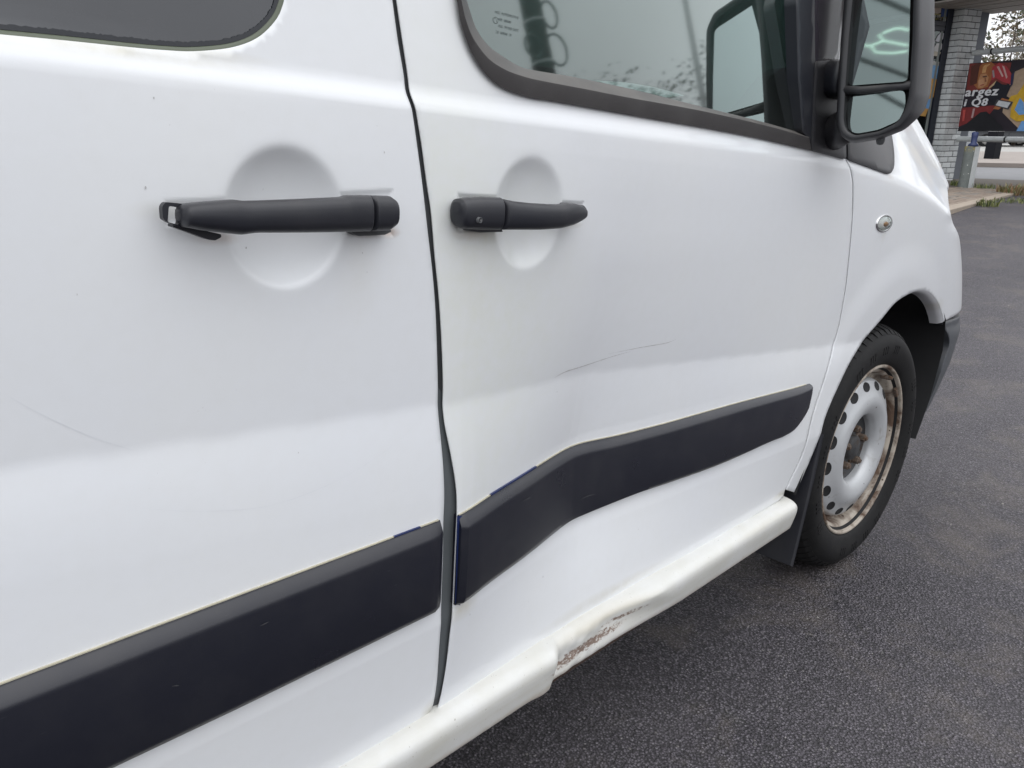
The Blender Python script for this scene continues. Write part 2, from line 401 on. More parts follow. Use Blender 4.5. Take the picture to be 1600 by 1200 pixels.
def inside(pts, poly):
    x, y = pts[:, 0], pts[:, 1]; c = np.zeros(len(pts), bool); n = len(poly)
    for i in range(n):
        x0, y0 = poly[i]; x1, y1 = poly[(i + 1) % n]
        if y0 == y1: continue
        k = (y0 > y) != (y1 > y); c ^= k & (x < (x1 - x0) * (y - y0) / (y1 - y0) + x0)
    return c
def edge_dist(pts, poly):
    d = np.full(len(pts), 9.0); n = len(poly)
    for i in range(n):
        a = np.array(poly[i]); b = np.array(poly[(i + 1) % n]); ab = b - a; L = (ab ** 2).sum() + 1e-15
        t = np.clip(((pts - a) @ ab) / L, 0, 1); d = np.minimum(d, np.hypot(*(pts - (a + t[:, None] * ab)).T))
    return d
def area2(P): P = np.asarray(P); return .5 * np.sum(P[:, 0] * np.roll(P[:, 1], -1) - np.roll(P[:, 0], -1) * P[:, 1])
def panel(name, outline, surf, mat, parent, step=.006, holes=(), flange=.010, off=0.0, edge=.55, coarse=None, fine=()):
    """a curved sheet-metal panel: the part of y = surf(x, z) inside an outline, with folded edges"""
    loops = [resample(outline, step * .8, closed=True)] + [resample(h, step * .8, closed=True) for h in holes]
    if area2(loops[0]) < 0: loops[0] = loops[0][::-1]
    for i in range(1, len(loops)):
        if area2(loops[i]) > 0: loops[i] = loops[i][::-1]
    lo, hi = loops[0].min(0), loops[0].max(0)
    gx, gz = np.meshgrid(np.arange(lo[0], hi[0], step), np.arange(lo[1], hi[1], step)); g = np.stack([gx.ravel(), gz.ravel()], 1)
    if coarse is not None:
        k = coarse(g[:, 0], g[:, 1]); ii = np.round((g - lo) / step).astype(int); g = g[~k | ((ii[:, 0] % 4 == 0) & (ii[:, 1] % 4 == 0))]
    for (x0, x1, z0, z1), fs in fine:
        g = g[~((g[:, 0] > x0) & (g[:, 0] < x1) & (g[:, 1] > z0) & (g[:, 1] < z1))]
        fx_, fz_ = np.meshgrid(np.arange(x0, x1, fs), np.arange(z0, z1, fs)); g = np.vstack([g, np.stack([fx_.ravel(), fz_.ravel()], 1)])
    g = g[inside(g, loops[0])]
    g = g[edge_dist(g, resample(outline, .02, closed=True)) > step * .6]
    for h, hp in zip(holes, loops[1:]):
        g = g[~inside(g, hp)]; g = g[edge_dist(g, resample(h, .02, closed=True)) > step * .6]
    V = []; E = []; nb = 0
    for L in loops:
        n = len(L); V += [Vector((float(a), float(b))) for a, b in L]; E += [(nb + i, nb + (i + 1) % n) for i in range(n)]; nb += n
    V += [Vector((float(a), float(b))) for a, b in g]
    r = delaunay_2d_cdt(V, E, [], 0, 1e-7); v2 = np.array([(v.x, v.y) for v in r[0]]); tri = np.array([f for f in r[2]])
    c = v2[tri].mean(1); ok = inside(c, loops[0])
    for L in loops[1:]: ok &= ~inside(c, L)
    tri = tri[ok]; a = v2[tri]; ar = (a[:,1,0]-a[:,0,0])*(a[:,2,1]-a[:,0,1])-(a[:,2,0]-a[:,0,0])*(a[:,1,1]-a[:,0,1])
    tri = tri[np.abs(ar) > 1e-12]; a = v2[tri]; ar = (a[:,1,0]-a[:,0,0])*(a[:,2,1]-a[:,0,1])-(a[:,2,0]-a[:,0,0])*(a[:,1,1]-a[:,0,1])
    tri[ar < 0] = tri[ar < 0][:, ::-1]
    y = surf(v2[:, 0], v2[:, 1]) + off; e = 6e-4
    sx = (surf(v2[:, 0] + e, v2[:, 1]) - surf(v2[:, 0] - e, v2[:, 1])) / (2 * e); sz = (surf(v2[:, 0], v2[:, 1] + e) - surf(v2[:, 0], v2[:, 1] - e)) / (2 * e)
    N = np.stack([sx, -np.ones_like(sx), sz], 1); N /= np.linalg.norm(N, axis=1)[:, None]
    P = np.stack([v2[:, 0], y, v2[:, 1]], 1)
    allv = list(P); faces = [tuple(t) for t in tri]; nrm = list(N)
    # folded edges; the outermost vertices lean outwards so that the edge catches light like a fold
    key = {}
    for i, q in enumerate(v2): key.setdefault((round(q[0], 5), round(q[1], 5)), i)
    for L in loops:
        n = len(L); nx = np.roll(L, -1, 0) - np.roll(L, 1, 0); nx /= (np.linalg.norm(nx, axis=1) + 1e-12)[:, None]; o2 = np.stack([nx[:, 1], -nx[:, 0]], 1)
        yy = surf(L[:, 0], L[:, 1]) + off; base = len(allv)
        for i in range(n):
            o3 = np.array([o2[i, 0], 0, o2[i, 1]]); k = key.get((round(L[i, 0], 5), round(L[i, 1], 5)))
            if k is not None: nn = N[k] + edge * o3; nrm[k] = nn / np.linalg.norm(nn)
            p0 = np.array([L[i, 0], yy[i], L[i, 1]]); allv += [p0, p0 + np.array([0, flange, 0])]; nrm += [o3, o3]
        for i in range(n):
            j = (i + 1) % n; faces.append((base + 2*i, base + 2*i + 1, base + 2*j + 1, base + 2*j))
    o = mesh_obj(name, allv, faces, mat, parent)
    me = o.data; me.normals_split_custom_set_from_vertices([Vector(map(float, q)) for q in nrm]) if len(me.vertices) == len(nrm) else None
    return o
def text_mesh(body, size, bold=0.0, shear=0.0, spacing=1.0):
    c = bpy.data.curves.new('lettering', 'FONT'); c.body = body; c.size = size; c.offset = bold; c.shear = shear; c.space_character = spacing; c.resolution_u = 3
    o = bpy.data.objects.new('lettering', c); COL.objects.link(o); bpy.context.view_layer.update()
    dg = bpy.context.evaluated_depsgraph_get(); me = o.evaluated_get(dg).to_mesh()
    v = [tuple(q.co) for q in me.vertices]; f = [tuple(p.vertices) for p in me.polygons]
    bpy.data.objects.remove(o); bpy.data.curves.remove(c); return v, f
t = NT('tyre_rubber'); co = t.coord(); f = t.noise(16, 5, .6, co)
cc = t.mix(t.ramp(f, [(.35, 0.0), (.75, 1.0)]), (.0055, .0055, .006), (.012, .0115, .0115))
cc = t.mix(t.math('MULTIPLY', t.ramp(t.noise(120, 4, .6, co), [(.55, 0.0), (.75, .5)]), 1.0), cc, (.022, .020, .018))
wv = t.n('ShaderNodeTexWave'); wv.bands_direction = 'Y'; wv.inputs['Scale'].default_value = 120
t.bsdf(cc, .68, 0, .3, t.bump(t.noise(300, 4, .6, co), .25, .001)); M['tyre'] = t.m
# ------------------------------------------------------------------ ground and setting
def spl(x, w): return w * np.logaddexp(0, np.asarray(x, float) / w)
def hgt(X): return -.08 * (np.asarray(X, float) - 2.0) + .1154 * spl(np.asarray(X) - 2.6, .25) - .0354 * spl(np.asarray(X) - 10.6, .4) - .08 * spl(-np.asarray(X) - 4, .5) - .0025
HF = float(hgt(80.))
def G(p, z=None):
    q = wdir(p); return CAM + q * (((HF if z is None else z) - CAMH) / q[2])
def vplane(p, P, n):
    q = wdir(p); return CAM + q * (np.dot(np.asarray(P) - CAM, n) / np.dot(q, n))
_f = wdir((1545, 200)); EF = np.array([_f[0], _f[1], 0]); EF /= np.linalg.norm(EF); ER = np.array([EF[1], -EF[0], 0]); EZ = np.array([0, 0, 1.0])

t = NT('asphalt'); co = t.coord(); P3 = t.sep(co)
v1 = t.n('ShaderNodeTexVoronoi'); v1.inputs['Scale'].default_value = 185; v1.inputs['Randomness'].default_value = 1; t.l(co, v1.inputs['Vector'])
v2 = t.n('ShaderNodeTexVoronoi'); v2.inputs['Scale'].default_value = 340; t.l(co, v2.inputs['Vector'])
cell = t.sep(v1.outputs['Color'])[0]; cell2 = t.sep(v2.outputs['Color'])[1]
col = t.ramp(cell, [(0.0, (.030, .026, .033)), (.45, (.080, .070, .084)), (.82, (.145, .130, .150)), (1.0, (.26, .24, .262))])
col = t.mix(.35, col, t.ramp(cell2, [(0, (.022, .0195, .025)), (.6, (.085, .076, .090)), (1, (.23, .21, .235))]))
dk = t.ramp(v1.outputs['Distance'], [(.28, 0.0), (.62, 1.0)]); col = t.mix(t.math('MULTIPLY', dk, .9), col, (.006, .0055, .007))
wear = t.noise(1.1, 6, .62, co); col = t.mix(t.ramp(wear, [(.38, 0.0), (.72, .55)]), col, t.mix(.5, col, (.135, .122, .125)))
dust = t.noise(3.6, 7, .68, co, .4); col = t.mix(t.ramp(dust, [(.50, 0.0), (.72, .42)]), col, (.165, .138, .112))
moss = t.noise(5.0, 6, .7, t.map(co, loc=(3, 1, 0))); col = t.mix(t.ramp(moss, [(.62, 0.0), (.76, .30)]), col, (.05, .055, .03))
fleck = t.math('MULTIPLY', t.ramp(t.sep(v1.outputs['Color'])[2], [(.978, 0.0), (.985, 1.0)]), t.ramp(v1.outputs['Distance'], [(.4, 1.0), (.6, 0.0)]))
col = t.mix(t.math('MULTIPLY', fleck, .4), col, (.30, .28, .26))
hh = t.math('SUBTRACT', 1.0, v1.outputs['Distance']); hh2 = t.math('SUBTRACT', 1.0, v2.outputs['Distance'])
hmix = t.math('ADD', t.math('MULTIPLY', hh, t.math('ADD', cell, .45)), t.math('MULTIPLY', hh2, .35))
nb = t.bump(hmix, .75, .005)
t.bsdf(col, t.math('ADD', t.math('MULTIPLY', cell2, .3), .42), 0, .45, nb); M['asphalt'] = t.m
gx = np.unique(np.r_[-600, -200, -60, -20, np.linspace(-8, 14, 111), 20, 60, 200, 600]); gy = np.unique(np.r_[-600, -200, -60, -20, np.linspace(-6, 8, 15), 20, 60, 200, 600])
g = MB().loft([[(x, y, float(hgt(x))) for y in gy] for x in gx], closed=False)
o = g.build('asphalt_ground', M['asphalt']); tag(o, 'dark worn asphalt of the parking lot', kind='structure')
bm = bmesh.new(); bm.from_mesh(o.data)
if sum(f.normal.z for f in bm.faces) < 0: bmesh.ops.reverse_faces(bm, faces=bm.faces)
bm.to_mesh(o.data); bm.free()
# loose chippings on the lot
g = MB(); n = 1500
U = rng.random((n, 5))
for i in range(n):
    d = .9 + 7.5 * U[i, 0] ** 1.7; a = math.radians(-75 + 85 * U[i, 1]); az0 = AZ * 0
    X, Y = d * math.cos(a) + .2, d * math.sin(a) + .55
    if Y > .56 and X < 3.1: continue
    r = .0016 + .0030 * U[i, 2] ** 3 + .0004 * d; z = float(hgt(X)) + r * .2; ph = 6.28 * U[i, 3]
    ring = [(X + r * (1 + .4 * math.sin(3 * k + ph)) * math.cos(k * 1.2566 + ph), Y + r * .75 * math.sin(k * 1.2566 + ph), z) for k in range(5)]
    top = [(X + .5 * (q[0] - X), Y + .5 * (q[1] - Y), z + r * .55) for q in ring]
    g.loft([ring, top], True, cap1=True, m=0 if U[i, 4] < .88 else 1)
o = g.build('loose_gravel', [simple('chip_dark', (.085, .08, .08), .7, 0, .4, 60), simple('chip_pale', (.26, .245, .23), .7, 0, .3, 60)], None, False); tag(o, 'loose stone chippings scattered over the asphalt', kind='stuff')

# kerb and pavement
K0, K1 = G((1482, 333)), G((1582, 306)); kd = K1 - K0; kd /= np.linalg.norm(kd); kn = np.array([-kd[1], kd[0], 0])
if np.dot(kn, EF) < 0: kn = -kn
kmat = simple('kerb_concrete', (.30, .25, .20), .85, 0, .25, 9, bump=.3, bscale=90, bd=.003)
kb = empty('kerb', tuple(K0)); tag(kb, 'low pale concrete kerb edging the brown pavement', kind='structure')
Rk = np.stack([kd, kn, EZ], 1); proto = None
for i in range(-3, 7):
    if proto is None:
        proto = MB().box((0, .075, .0), (.992, .15, .24), Rk * 0 + np.eye(3)).build('kerb_stone', kmat, kb, False); bevel(proto, .012)
        o = proto
    else:
        o = proto.copy(); link(o, kb)
    o.location = tuple(kd * (i + .5) + EZ * (-.088 + random.uniform(-.004, .004))); o.rotation_euler = (0, 0, math.atan2(kd[1], kd[0]) + random.uniform(-.006, .006))
PVZ = HF + .030
pb = empty('pavement', tuple(K0)); tag(pb, 'brown block paved strip between kerb and pillar', kind='structure')
Pq = [K0 + kd * -3 + kn * .152, K0 + kd * 7 + kn * .152, K0 + kd * 7 + kn * 4.2, K0 + kd * -3 + kn * 4.2]
g = MB(); g.loft([[tuple(q * np.array([1, 1, 0]) - K0 * np.array([1, 1, 0]) + EZ * (PVZ - dd - K0[2])) for q in Pq] for dd in (.7, .012)], True, cap1=True); g.build('paving_bed', simple('paving_bed', (.10, .085, .07), .9, 0, .3, 20), pb, False, fix=True)
pm = [simple('paver_%s' % n, c, .85, 0, .25, 7, bump=.2, bscale=60, bd=.003) for n, c in (('brown', (.21, .165, .13)), ('tan', (.24, .195, .155)), ('grey', (.19, .165, .14)))]
pmesh = []
for m in pm:
    o = MB().box((0, 0, 0), (.192, .094, .05)).build('paver', m, None, False); bevel(o, .006); pmesh.append(o)
cnt = 0
for r in range(0, 32):
    for c in range(-3, 20):
        u, v = (c + (r % 2) * .5) * .2 + .1, .152 + .05 + r * .1
        w = K0 + kd * u + kn * v; rel = w - CAM; cx = np.dot(rel, right); cz = np.dot(rel, fwd); cyy = np.dot(rel, up); X_, Y_ = 800 + F_PX * cx / cz, 600 - F_PX * cyy / cz
        if not (1478 < X_ < 1625 and 286 < Y_ < 336) or cnt > 297: continue
        cnt += 1; src = pmesh[random.choice((0, 0, 1, 2))]; o = src if src.parent is None and src.location.length == 0 else src.copy()
        if o is src: o.parent = pb
        else: link(o, pb)
        o.location = tuple(kd * u + kn * v + EZ * (PVZ - .025 - K0[2] + random.uniform(-.003, .003))); o.rotation_euler = (random.uniform(-.01, .01), random.uniform(-.01, .01), math.atan2(kd[1], kd[0]) + random.uniform(-.01, .01))
for s in pmesh:
    if s.parent is None: bpy.data.objects.remove(s)

# road, far footpath and forecourt: bands across the view
def band(name, y0, y1, z, mat, label, lift=.004, half=40):
    a, b = np.dot(G((1545, y0)) - CAM, EF), np.dot(G((1545, y1)) - CAM, EF); c = CAM * np.array([1, 1, 0])
    P = [c + EF * a - ER * half, c + EF * a + ER * half, c + EF * b + ER * half, c + EF * b - ER * half]
    g = MB()
    if lift < .02: g.loft([[tuple(q + EZ * (HF + lift)) for q in P]], True, cap1=True)
    else: g.loft([[tuple(q + EZ * (HF - .1)) for q in P], [tuple(q + EZ * (HF + lift)) for q in P]], True, cap1=True)
    o = g.build(name, mat, None, False, fix=True); tag(o, label, kind='structure'); return o
band('road', 287, 262, 0, simple('road_grey', (.17, .17, .175), .8, 0, .15, 3, bump=.2, bscale=40), 'pale grey road beyond the pavement')
band('footpath', 261, 241, 0, simple('footpath_concrete', (.27, .235, .21), .85, 0, .15, 2), 'pale brown footpath across the road', .10)
band('forecourt', 240.5, 226, 0, simple('forecourt_concrete', (.33, .32, .30), .85, 0, .12, 1.5), 'light concrete forecourt beyond the footpath', .06)
band('far_lot', 225.5, 203, 0, simple('far_asphalt', (.10, .10, .105), .85, 0, .15, 1.5), 'grey lot in the far distance', .004, 140)

# ------------------------------------------------------------------ shop: brick pillar, window wall, canopy
B1 = math.radians(56); DA = ER * math.cos(B1) + EF * math.sin(B1); DC = ER * math.sin(B1) - EF * math.cos(B1)   # DC comes nearer to the right
P0 = G((1462, 284)); P0[2] = PVZ - .02
shop = empty('shop', tuple(P0), (0, 0, math.atan2(DC[1], DC[0]))); tag(shop, 'shop front with pale grey brick pillar, dark window frames and a canopy', 'shop')
Rs = np.stack([DC, np.cross(EZ, DC), EZ]); 
def sl(P): return Rs @ (np.asarray(P) - P0)        # world -> shop axes (x along DC, y away, z up)
# in shop axes (origin at the pillar's front left corner) the shop front runs along y, nearer the camera is negative y, x points out of the wall
H = 3.9; PD, PL = .20, .46      # how far the pillar stands out, and its length along the front
t = NT('pale_grey_brick'); co = t.coord(); oi = t.n('ShaderNodeObjectInfo').outputs['Random']
c = t.mix(oi, (.46, .48, .485), (.62, .64, .64)); c = t.mix(t.ramp(t.noise(18, 5, .65, co), [(.4, 0.0), (.7, .6)]), c, (.68, .69, .68)); c = t.mix(t.ramp(t.noise(30, 5, .7, t.map(co, loc=(2, 5, 1))), [(.56, 0.0), (.7, .55)]), c, (.32, .33, .335))
t.bsdf(c, .85, 0, .3, t.bump(t.noise(60, 5, .65, co), .4, .006)); M['brick'] = t.m
MB().box((-PD / 2 - .01, PL / 2, H / 2 - .1), (PD, PL - .024, H)).build('pillar_core', simple('mortar', (.13, .135, .135), .9, 0, .2, 30), shop, False)
CH = .096; bricks = {}
def brick(cx, cy, cz, sx, sy):
    k = (round(sx, 3), round(sy, 3))
    if k not in bricks:
        o = MB().box((0, 0, 0), (sx, sy, CH - .012)).build('brick', M['brick'], shop, False); bevel(o, .005, 1); bricks[k] = o
    else:
        o = bricks[k].copy(); link(o, shop)
    o.location = (cx + random.uniform(-.0025, .0025), cy + random.uniform(-.002, .002), cz); o.rotation_euler = (0, 0, random.uniform(-.012, .012))
for r in range(int(H / CH)):
    z = -.06 + CH * (r + .5); j = .011; bw = .095
    if r % 2 == 0:
        brick(-bw / 2, PL * .25, z, bw, PL * .5 - j); brick(-bw / 2, PL * .75, z, bw, PL * .5 - j)
        brick(-bw - (PD - bw) / 2, bw / 2, z, PD - bw - j, bw)
    else:
        brick(-PD / 2 - .0, bw / 2, z, PD, bw - .002)
        brick(-bw / 2, bw + j + (PL * .5 - j) / 2, z, bw, PL * .5 - j); brick(-bw / 2, (bw + PL * .5 + j + PL) / 2, z, bw, PL * .5 - bw - 2 * j)
# window wall in the plane x = -PD
WX = -PD
fmat = simple('frame_aluminium', (.055, .058, .07), .4, .1, .1, 20); fdark = simple('frame_dark', (.016, .019, .03), .35, .1, .1, 20)
o = MB().box((WX - .02, -.09, H / 2 - .1), (.09, .14, H)).build('window_frame', fdark, shop, False); bevel(o, .004)
o = MB().box((WX - .015, -.215, H / 2 - .1), (.05, .05, H)).build('window_frame', simple('frame_light', (.20, .22, .21), .4, .2, .1, 20), shop, False); bevel(o, .004)
zb0 = sl(vplane((1470, 33), P0 + np.array(Rs.T @ np.array([WX, 0, 0])), DC))[2]; zb1 = sl(vplane((1470, 49), P0 + np.array(Rs.T @ np.array([WX, 0, 0])), DC))[2]
zm = (zb0 + zb1) / 2; hb = abs(zb0 - zb1) / 2
for zc_, h_ in ((zm + hb * .5, hb * .94), (zm - hb * .5, hb * .94)):
    o = MB().box((WX - .005, -1.68, zc_), (.06, 3.0, h_)).build('transom', fmat, shop, False); bevel(o, .004)
for yb in (-1.6, -3.2):
    o = MB().box((WX - .015, yb, H / 2 - .1), (.06, .10, H)).build('window_frame', fdark, shop, False); bevel(o, .004)
o = MB().box((WX - .015, -1.66, .06), (.07, 3.0, .30)).build('window_plinth', fdark, shop, False)
for a_, b_ in ((-.24, -1.55), (-1.65, -3.15)):
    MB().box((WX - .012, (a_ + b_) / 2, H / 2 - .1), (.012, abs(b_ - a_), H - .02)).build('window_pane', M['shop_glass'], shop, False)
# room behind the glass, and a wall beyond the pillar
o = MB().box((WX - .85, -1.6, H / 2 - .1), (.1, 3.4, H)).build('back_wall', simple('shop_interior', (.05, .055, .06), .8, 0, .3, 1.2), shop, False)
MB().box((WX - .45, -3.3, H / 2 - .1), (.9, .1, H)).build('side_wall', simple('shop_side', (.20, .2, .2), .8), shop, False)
gw = simple('grey_render', (.135, .145, .165), .8, 0, .12, 6)
MB().box((WX - .45, PL + .24, H / 2 - .1), (.9, .48, H)).build('end_wall', gw, shop, False)
MB().box((WX + .02, PL + .035, H / 2 - .1), (.06, .05, H)).build('downpipe', fdark, shop, False)
# coloured shapes laid flat on the near window
PWIN = P0 + Rs.T @ np.array([WX + .0, 0, 0])
def wpatch(polys, name, dz=.0):
    mats = []; g = MB()
    for k, (c, pl) in enumerate(polys):
        m = simple('%s_%d' % (name, k), c, .5, 0, .25, 12); mats.append(m)
        P = [sl(vplane(q, PWIN, DC)) for q in pl]; P = [(WX + .001 + .0015 * (k + 1), q[1], q[2]) for q in P]; g.add(P, [tuple(range(len(P)))], k)
    return g.build(name, mats, shop, False)
wpatch([((.42, .42, .40), [(1452, 95), (1470, 97), (1469, 103), (1450, 101)]), ((.16, .33, .55), [(1450, 101), (1469, 103), (1464, 124), (1446, 122)]), ((.55, .30, .06), [(1446, 121), (1463, 124), (1458, 152), (1438, 160)]), ((.25, .36, .42), [(1445, 130), (1455, 131), (1448, 153), (1436, 150)]),
        ((.16, .34, .62), [(1440, 158), (1456, 153), (1450, 170), (1436, 168)]), ((.50, .28, .08), [(1437, 168), (1450, 170), (1445, 182), (1432, 180)])], 'window_patch')
wpatch([((.50, .42, .36), [(1456, -40), (1474, -40), (1470, 20), (1455, 24)]), ((.025, .06, .19), [(1475, -40), (1491, -40), (1486, 27), (1470, 26)]), ((.30, .26, .12), [(1455, 20), (1470, 22), (1468, 30), (1455, 29)])], 'window_poster')
# a few white flowers standing on the sill behind the transom
g = MB()
for i in range(26):
    q = sl(vplane((1458 + 27 * i / 26 + random.uniform(-1, 1), 24 + 4 * random.random() + 5 * i / 26), PWIN, DC)); r = random.uniform(.015, .035)
    g.add([(WX + .006, q[1] + r * math.cos(a), q[2] + r * math.sin(a)) for a in np.linspace(0, 6.28, 7)[:-1]], [tuple(range(6))], i % 3)
g.build('window_decal', [simple('petal_white', (.62, .6, .58), .7), simple('leaf_dry', (.16, .14, .05), .7), simple('leaf_dark', (.06, .05, .04), .7)], shop, False)['kind'] = 'stuff'
wpatch([((.66, .67, .72), [(1470, 50), (1477, 53), (1474, 56), (1477, 59), (1470, 63), (1466, 66), (1461, 64), (1465, 56)]), ((.62, .62, .62), [(1463, 68), (1471, 67), (1473, 74), (1468, 80), (1461, 83), (1457, 80)]), ((.5, .46, .38), [(1455, 79), (1470, 82), (1466, 88), (1455, 87)])], 'window_lettering')
# canopy with boarded soffit
zc0 = sl(vplane((1560, 21), P0 + DA * 1.15, DA))[2]
cm = simple('soffit_board', (.34, .31, .28), .7, 0, .3, 8)
brd = None; nb = 13; bw = .16
for i in range(nb):
    y = 1.15 - bw * (i + .5)
    if brd is None: brd = MB().box((0, 0, 0), (7.0, bw - .016, .025)).build('soffit_board', cm, shop, False); o = brd
    else: o = brd.copy(); link(o, shop)
    o.location = (3.2, y, zc0 + .0125 + random.uniform(-.003, .003))
MB().box((3.2, 1.15 - nb * bw / 2, zc0 + .25), (7.1, nb * bw + .1, .40)).build('canopy_roof', simple('canopy_fascia', (.16, .15, .15), .6), shop, False)
MB().box((6.3, -.6, zc0 / 2 - .1), (.14, .14, zc0)).build('canopy_post', fdark, shop, False)
MB().box((WX - .4, -1.2, H + .05), (1.1, 4.6, .3)).build('shop_roof', simple('roof_edge', (.12, .12, .125), .7), shop, False)

# ------------------------------------------------------------------ tube barrier with banner
YF = PL - .06; PF = P0 + Rs.T @ np.array([0, YF, 0])
def fx(p): return sl(vplane(p, PF, DA))
tub = simple('galvanised_tube', (.56, .58, .58), .45, .2, .2, 14)
rail = empty('tube_barrier', tuple(P0), tuple(shop.rotation_euler)); tag(rail, 'galvanised tube barrier with two rails between pillar and stubby post', 'barrier')
zu, zl = fx((1530, 82))[2], fx((1540, 217.5))[2]
rr_ = .046
for z, xa in ((zu, .01), (zl, -.02)):
    o = MB().tube([(xa, YF, z), (4.2, YF, z)], rr_, 20).build('rail', tub, rail); autosmooth(o, 40)
clp = simple('black_tie', (.01, .01, .012), .6)
for p, z in (((1528, 217), zl), ((1572, 217), zl), ((1551, 80), zu), ((1640, 80), zu), ((1628, 217), zl)):
    q = fx(p); o = MB().tube([(q[0] - .014, YF, z), (q[0] + .014, YF, z)], rr_ + .006, 20).build('tie', clp, rail)
pb_ = sl(G((1506, 292), PVZ)); pt_ = fx((1522, 226)); pt_[2] = fx((1519, 227))[2]
t = NT('weathered_post'); co = t.coord(); c = t.mix(t.noise(14, 5, .6, co), (.10, .112, .105), (.20, .22, .21)); sp_ = t.ramp(t.vor(17, co), [(.12, 1.0), (.16, 0.0)]); sp_ = t.math('MULTIPLY', sp_, t.ramp(t.noise(9, 3, .5, co), [(.4, 0.0), (.5, 1.0)])); c = t.mix(sp_, c, (.55, .55, .52)); c = t.mix(t.math('MULTIPLY', t.blob(co, (0, 0, .66), (.2, .2, .12), .8), t.ramp(t.noise(30, 4, .6, co), [(.45, 0.0), (.55, .9)])), c, (.45, .36, .08)); t.bsdf(c, .7, 0, .4); M['post'] = t.m
po_ = empty('barrier_post', tuple(P0 + Rs.T @ np.array([pb_[0], pb_[1], PVZ - .03 - P0[2]])), tuple(shop.rotation_euler)); tag(po_, 'stubby speckled grey post with blue cap under the lower rail', 'post')
hp_ = zl - rr_ - (PVZ - .03 - P0[2]) - .04
o = MB().tube([(0, 0, 0), (0, 0, hp_)], .088, 24).build('post_shaft', M['post'], po_); autosmooth(o, 40)
MB().box((.075, .03, hp_ / 2), (.05, .10, hp_ - .01)).build('post_plate', tub, po_, False)
o = MB().loft([[(.03 + .085 * s * math.cos(w), .075 * s * math.sin(w), hp_ + d) for w in np.linspace(0, 2 * math.pi, 17)[:-1]] for d, s in ((.0, .9), (.03, .85), (.05, .5), (.14, .55), (.20, .6), (.215, .3))], True, True, True).build('post_cap', simple('blue_plastic', (.022, .035, .11), .45, 0, .3, 20), po_, fix=True)
# banner hung between the rails
ban = empty('advertising_banner', tuple(P0 + Rs.T @ np.array([.02, YF - .055, 0])), tuple(shop.rotation_euler)); tag(ban, 'dark advertising banner of a phone user with white lettering hung between two rails', 'banner')
PBn = P0 + Rs.T @ np.array([0, YF - .057, 0])
def bz(u, v):     # position on the banner, shop axes relative to its own origin
    q = sl(vplane((1430 + u / 7.06, v / 7.06), PBn, DA)); return np.array([q[0] - .02, 0, q[2]])
c0, c1 = bz(630, 676), bz(300, 1445); zt_, zb_b = bz(900, 676)[2], bz(900, 1448)[2]
BW = 2.55
MB().box((BW / 2 - .01, .006, (zt_ + zb_b) / 2), (BW, .004, zt_ - zb_b)).build('banner_sheet', simple('banner_dark', (.022, .016, .024), .5, 0, .3, 3), ban, False)
def flat(name, polys, dz=0):
    g = MB(); mats = []
    for k, (c, pl) in enumerate(polys):
        mats.append(simple('%s_ink_%d' % (name, k), c, .5, 0, .35, 14)); P = [bz(*q) for q in pl]; P = [(q[0], .003 - .0006 * (k + 1) - dz, min(max(q[2], zb_b + .002), zt_ - .002)) for q in P]
        P = [(max(q[0], -.015), q[1], q[2]) for q in P]
        g.add(P, [tuple(range(len(P)))], k)
    return g.build(name, mats, ban, False)
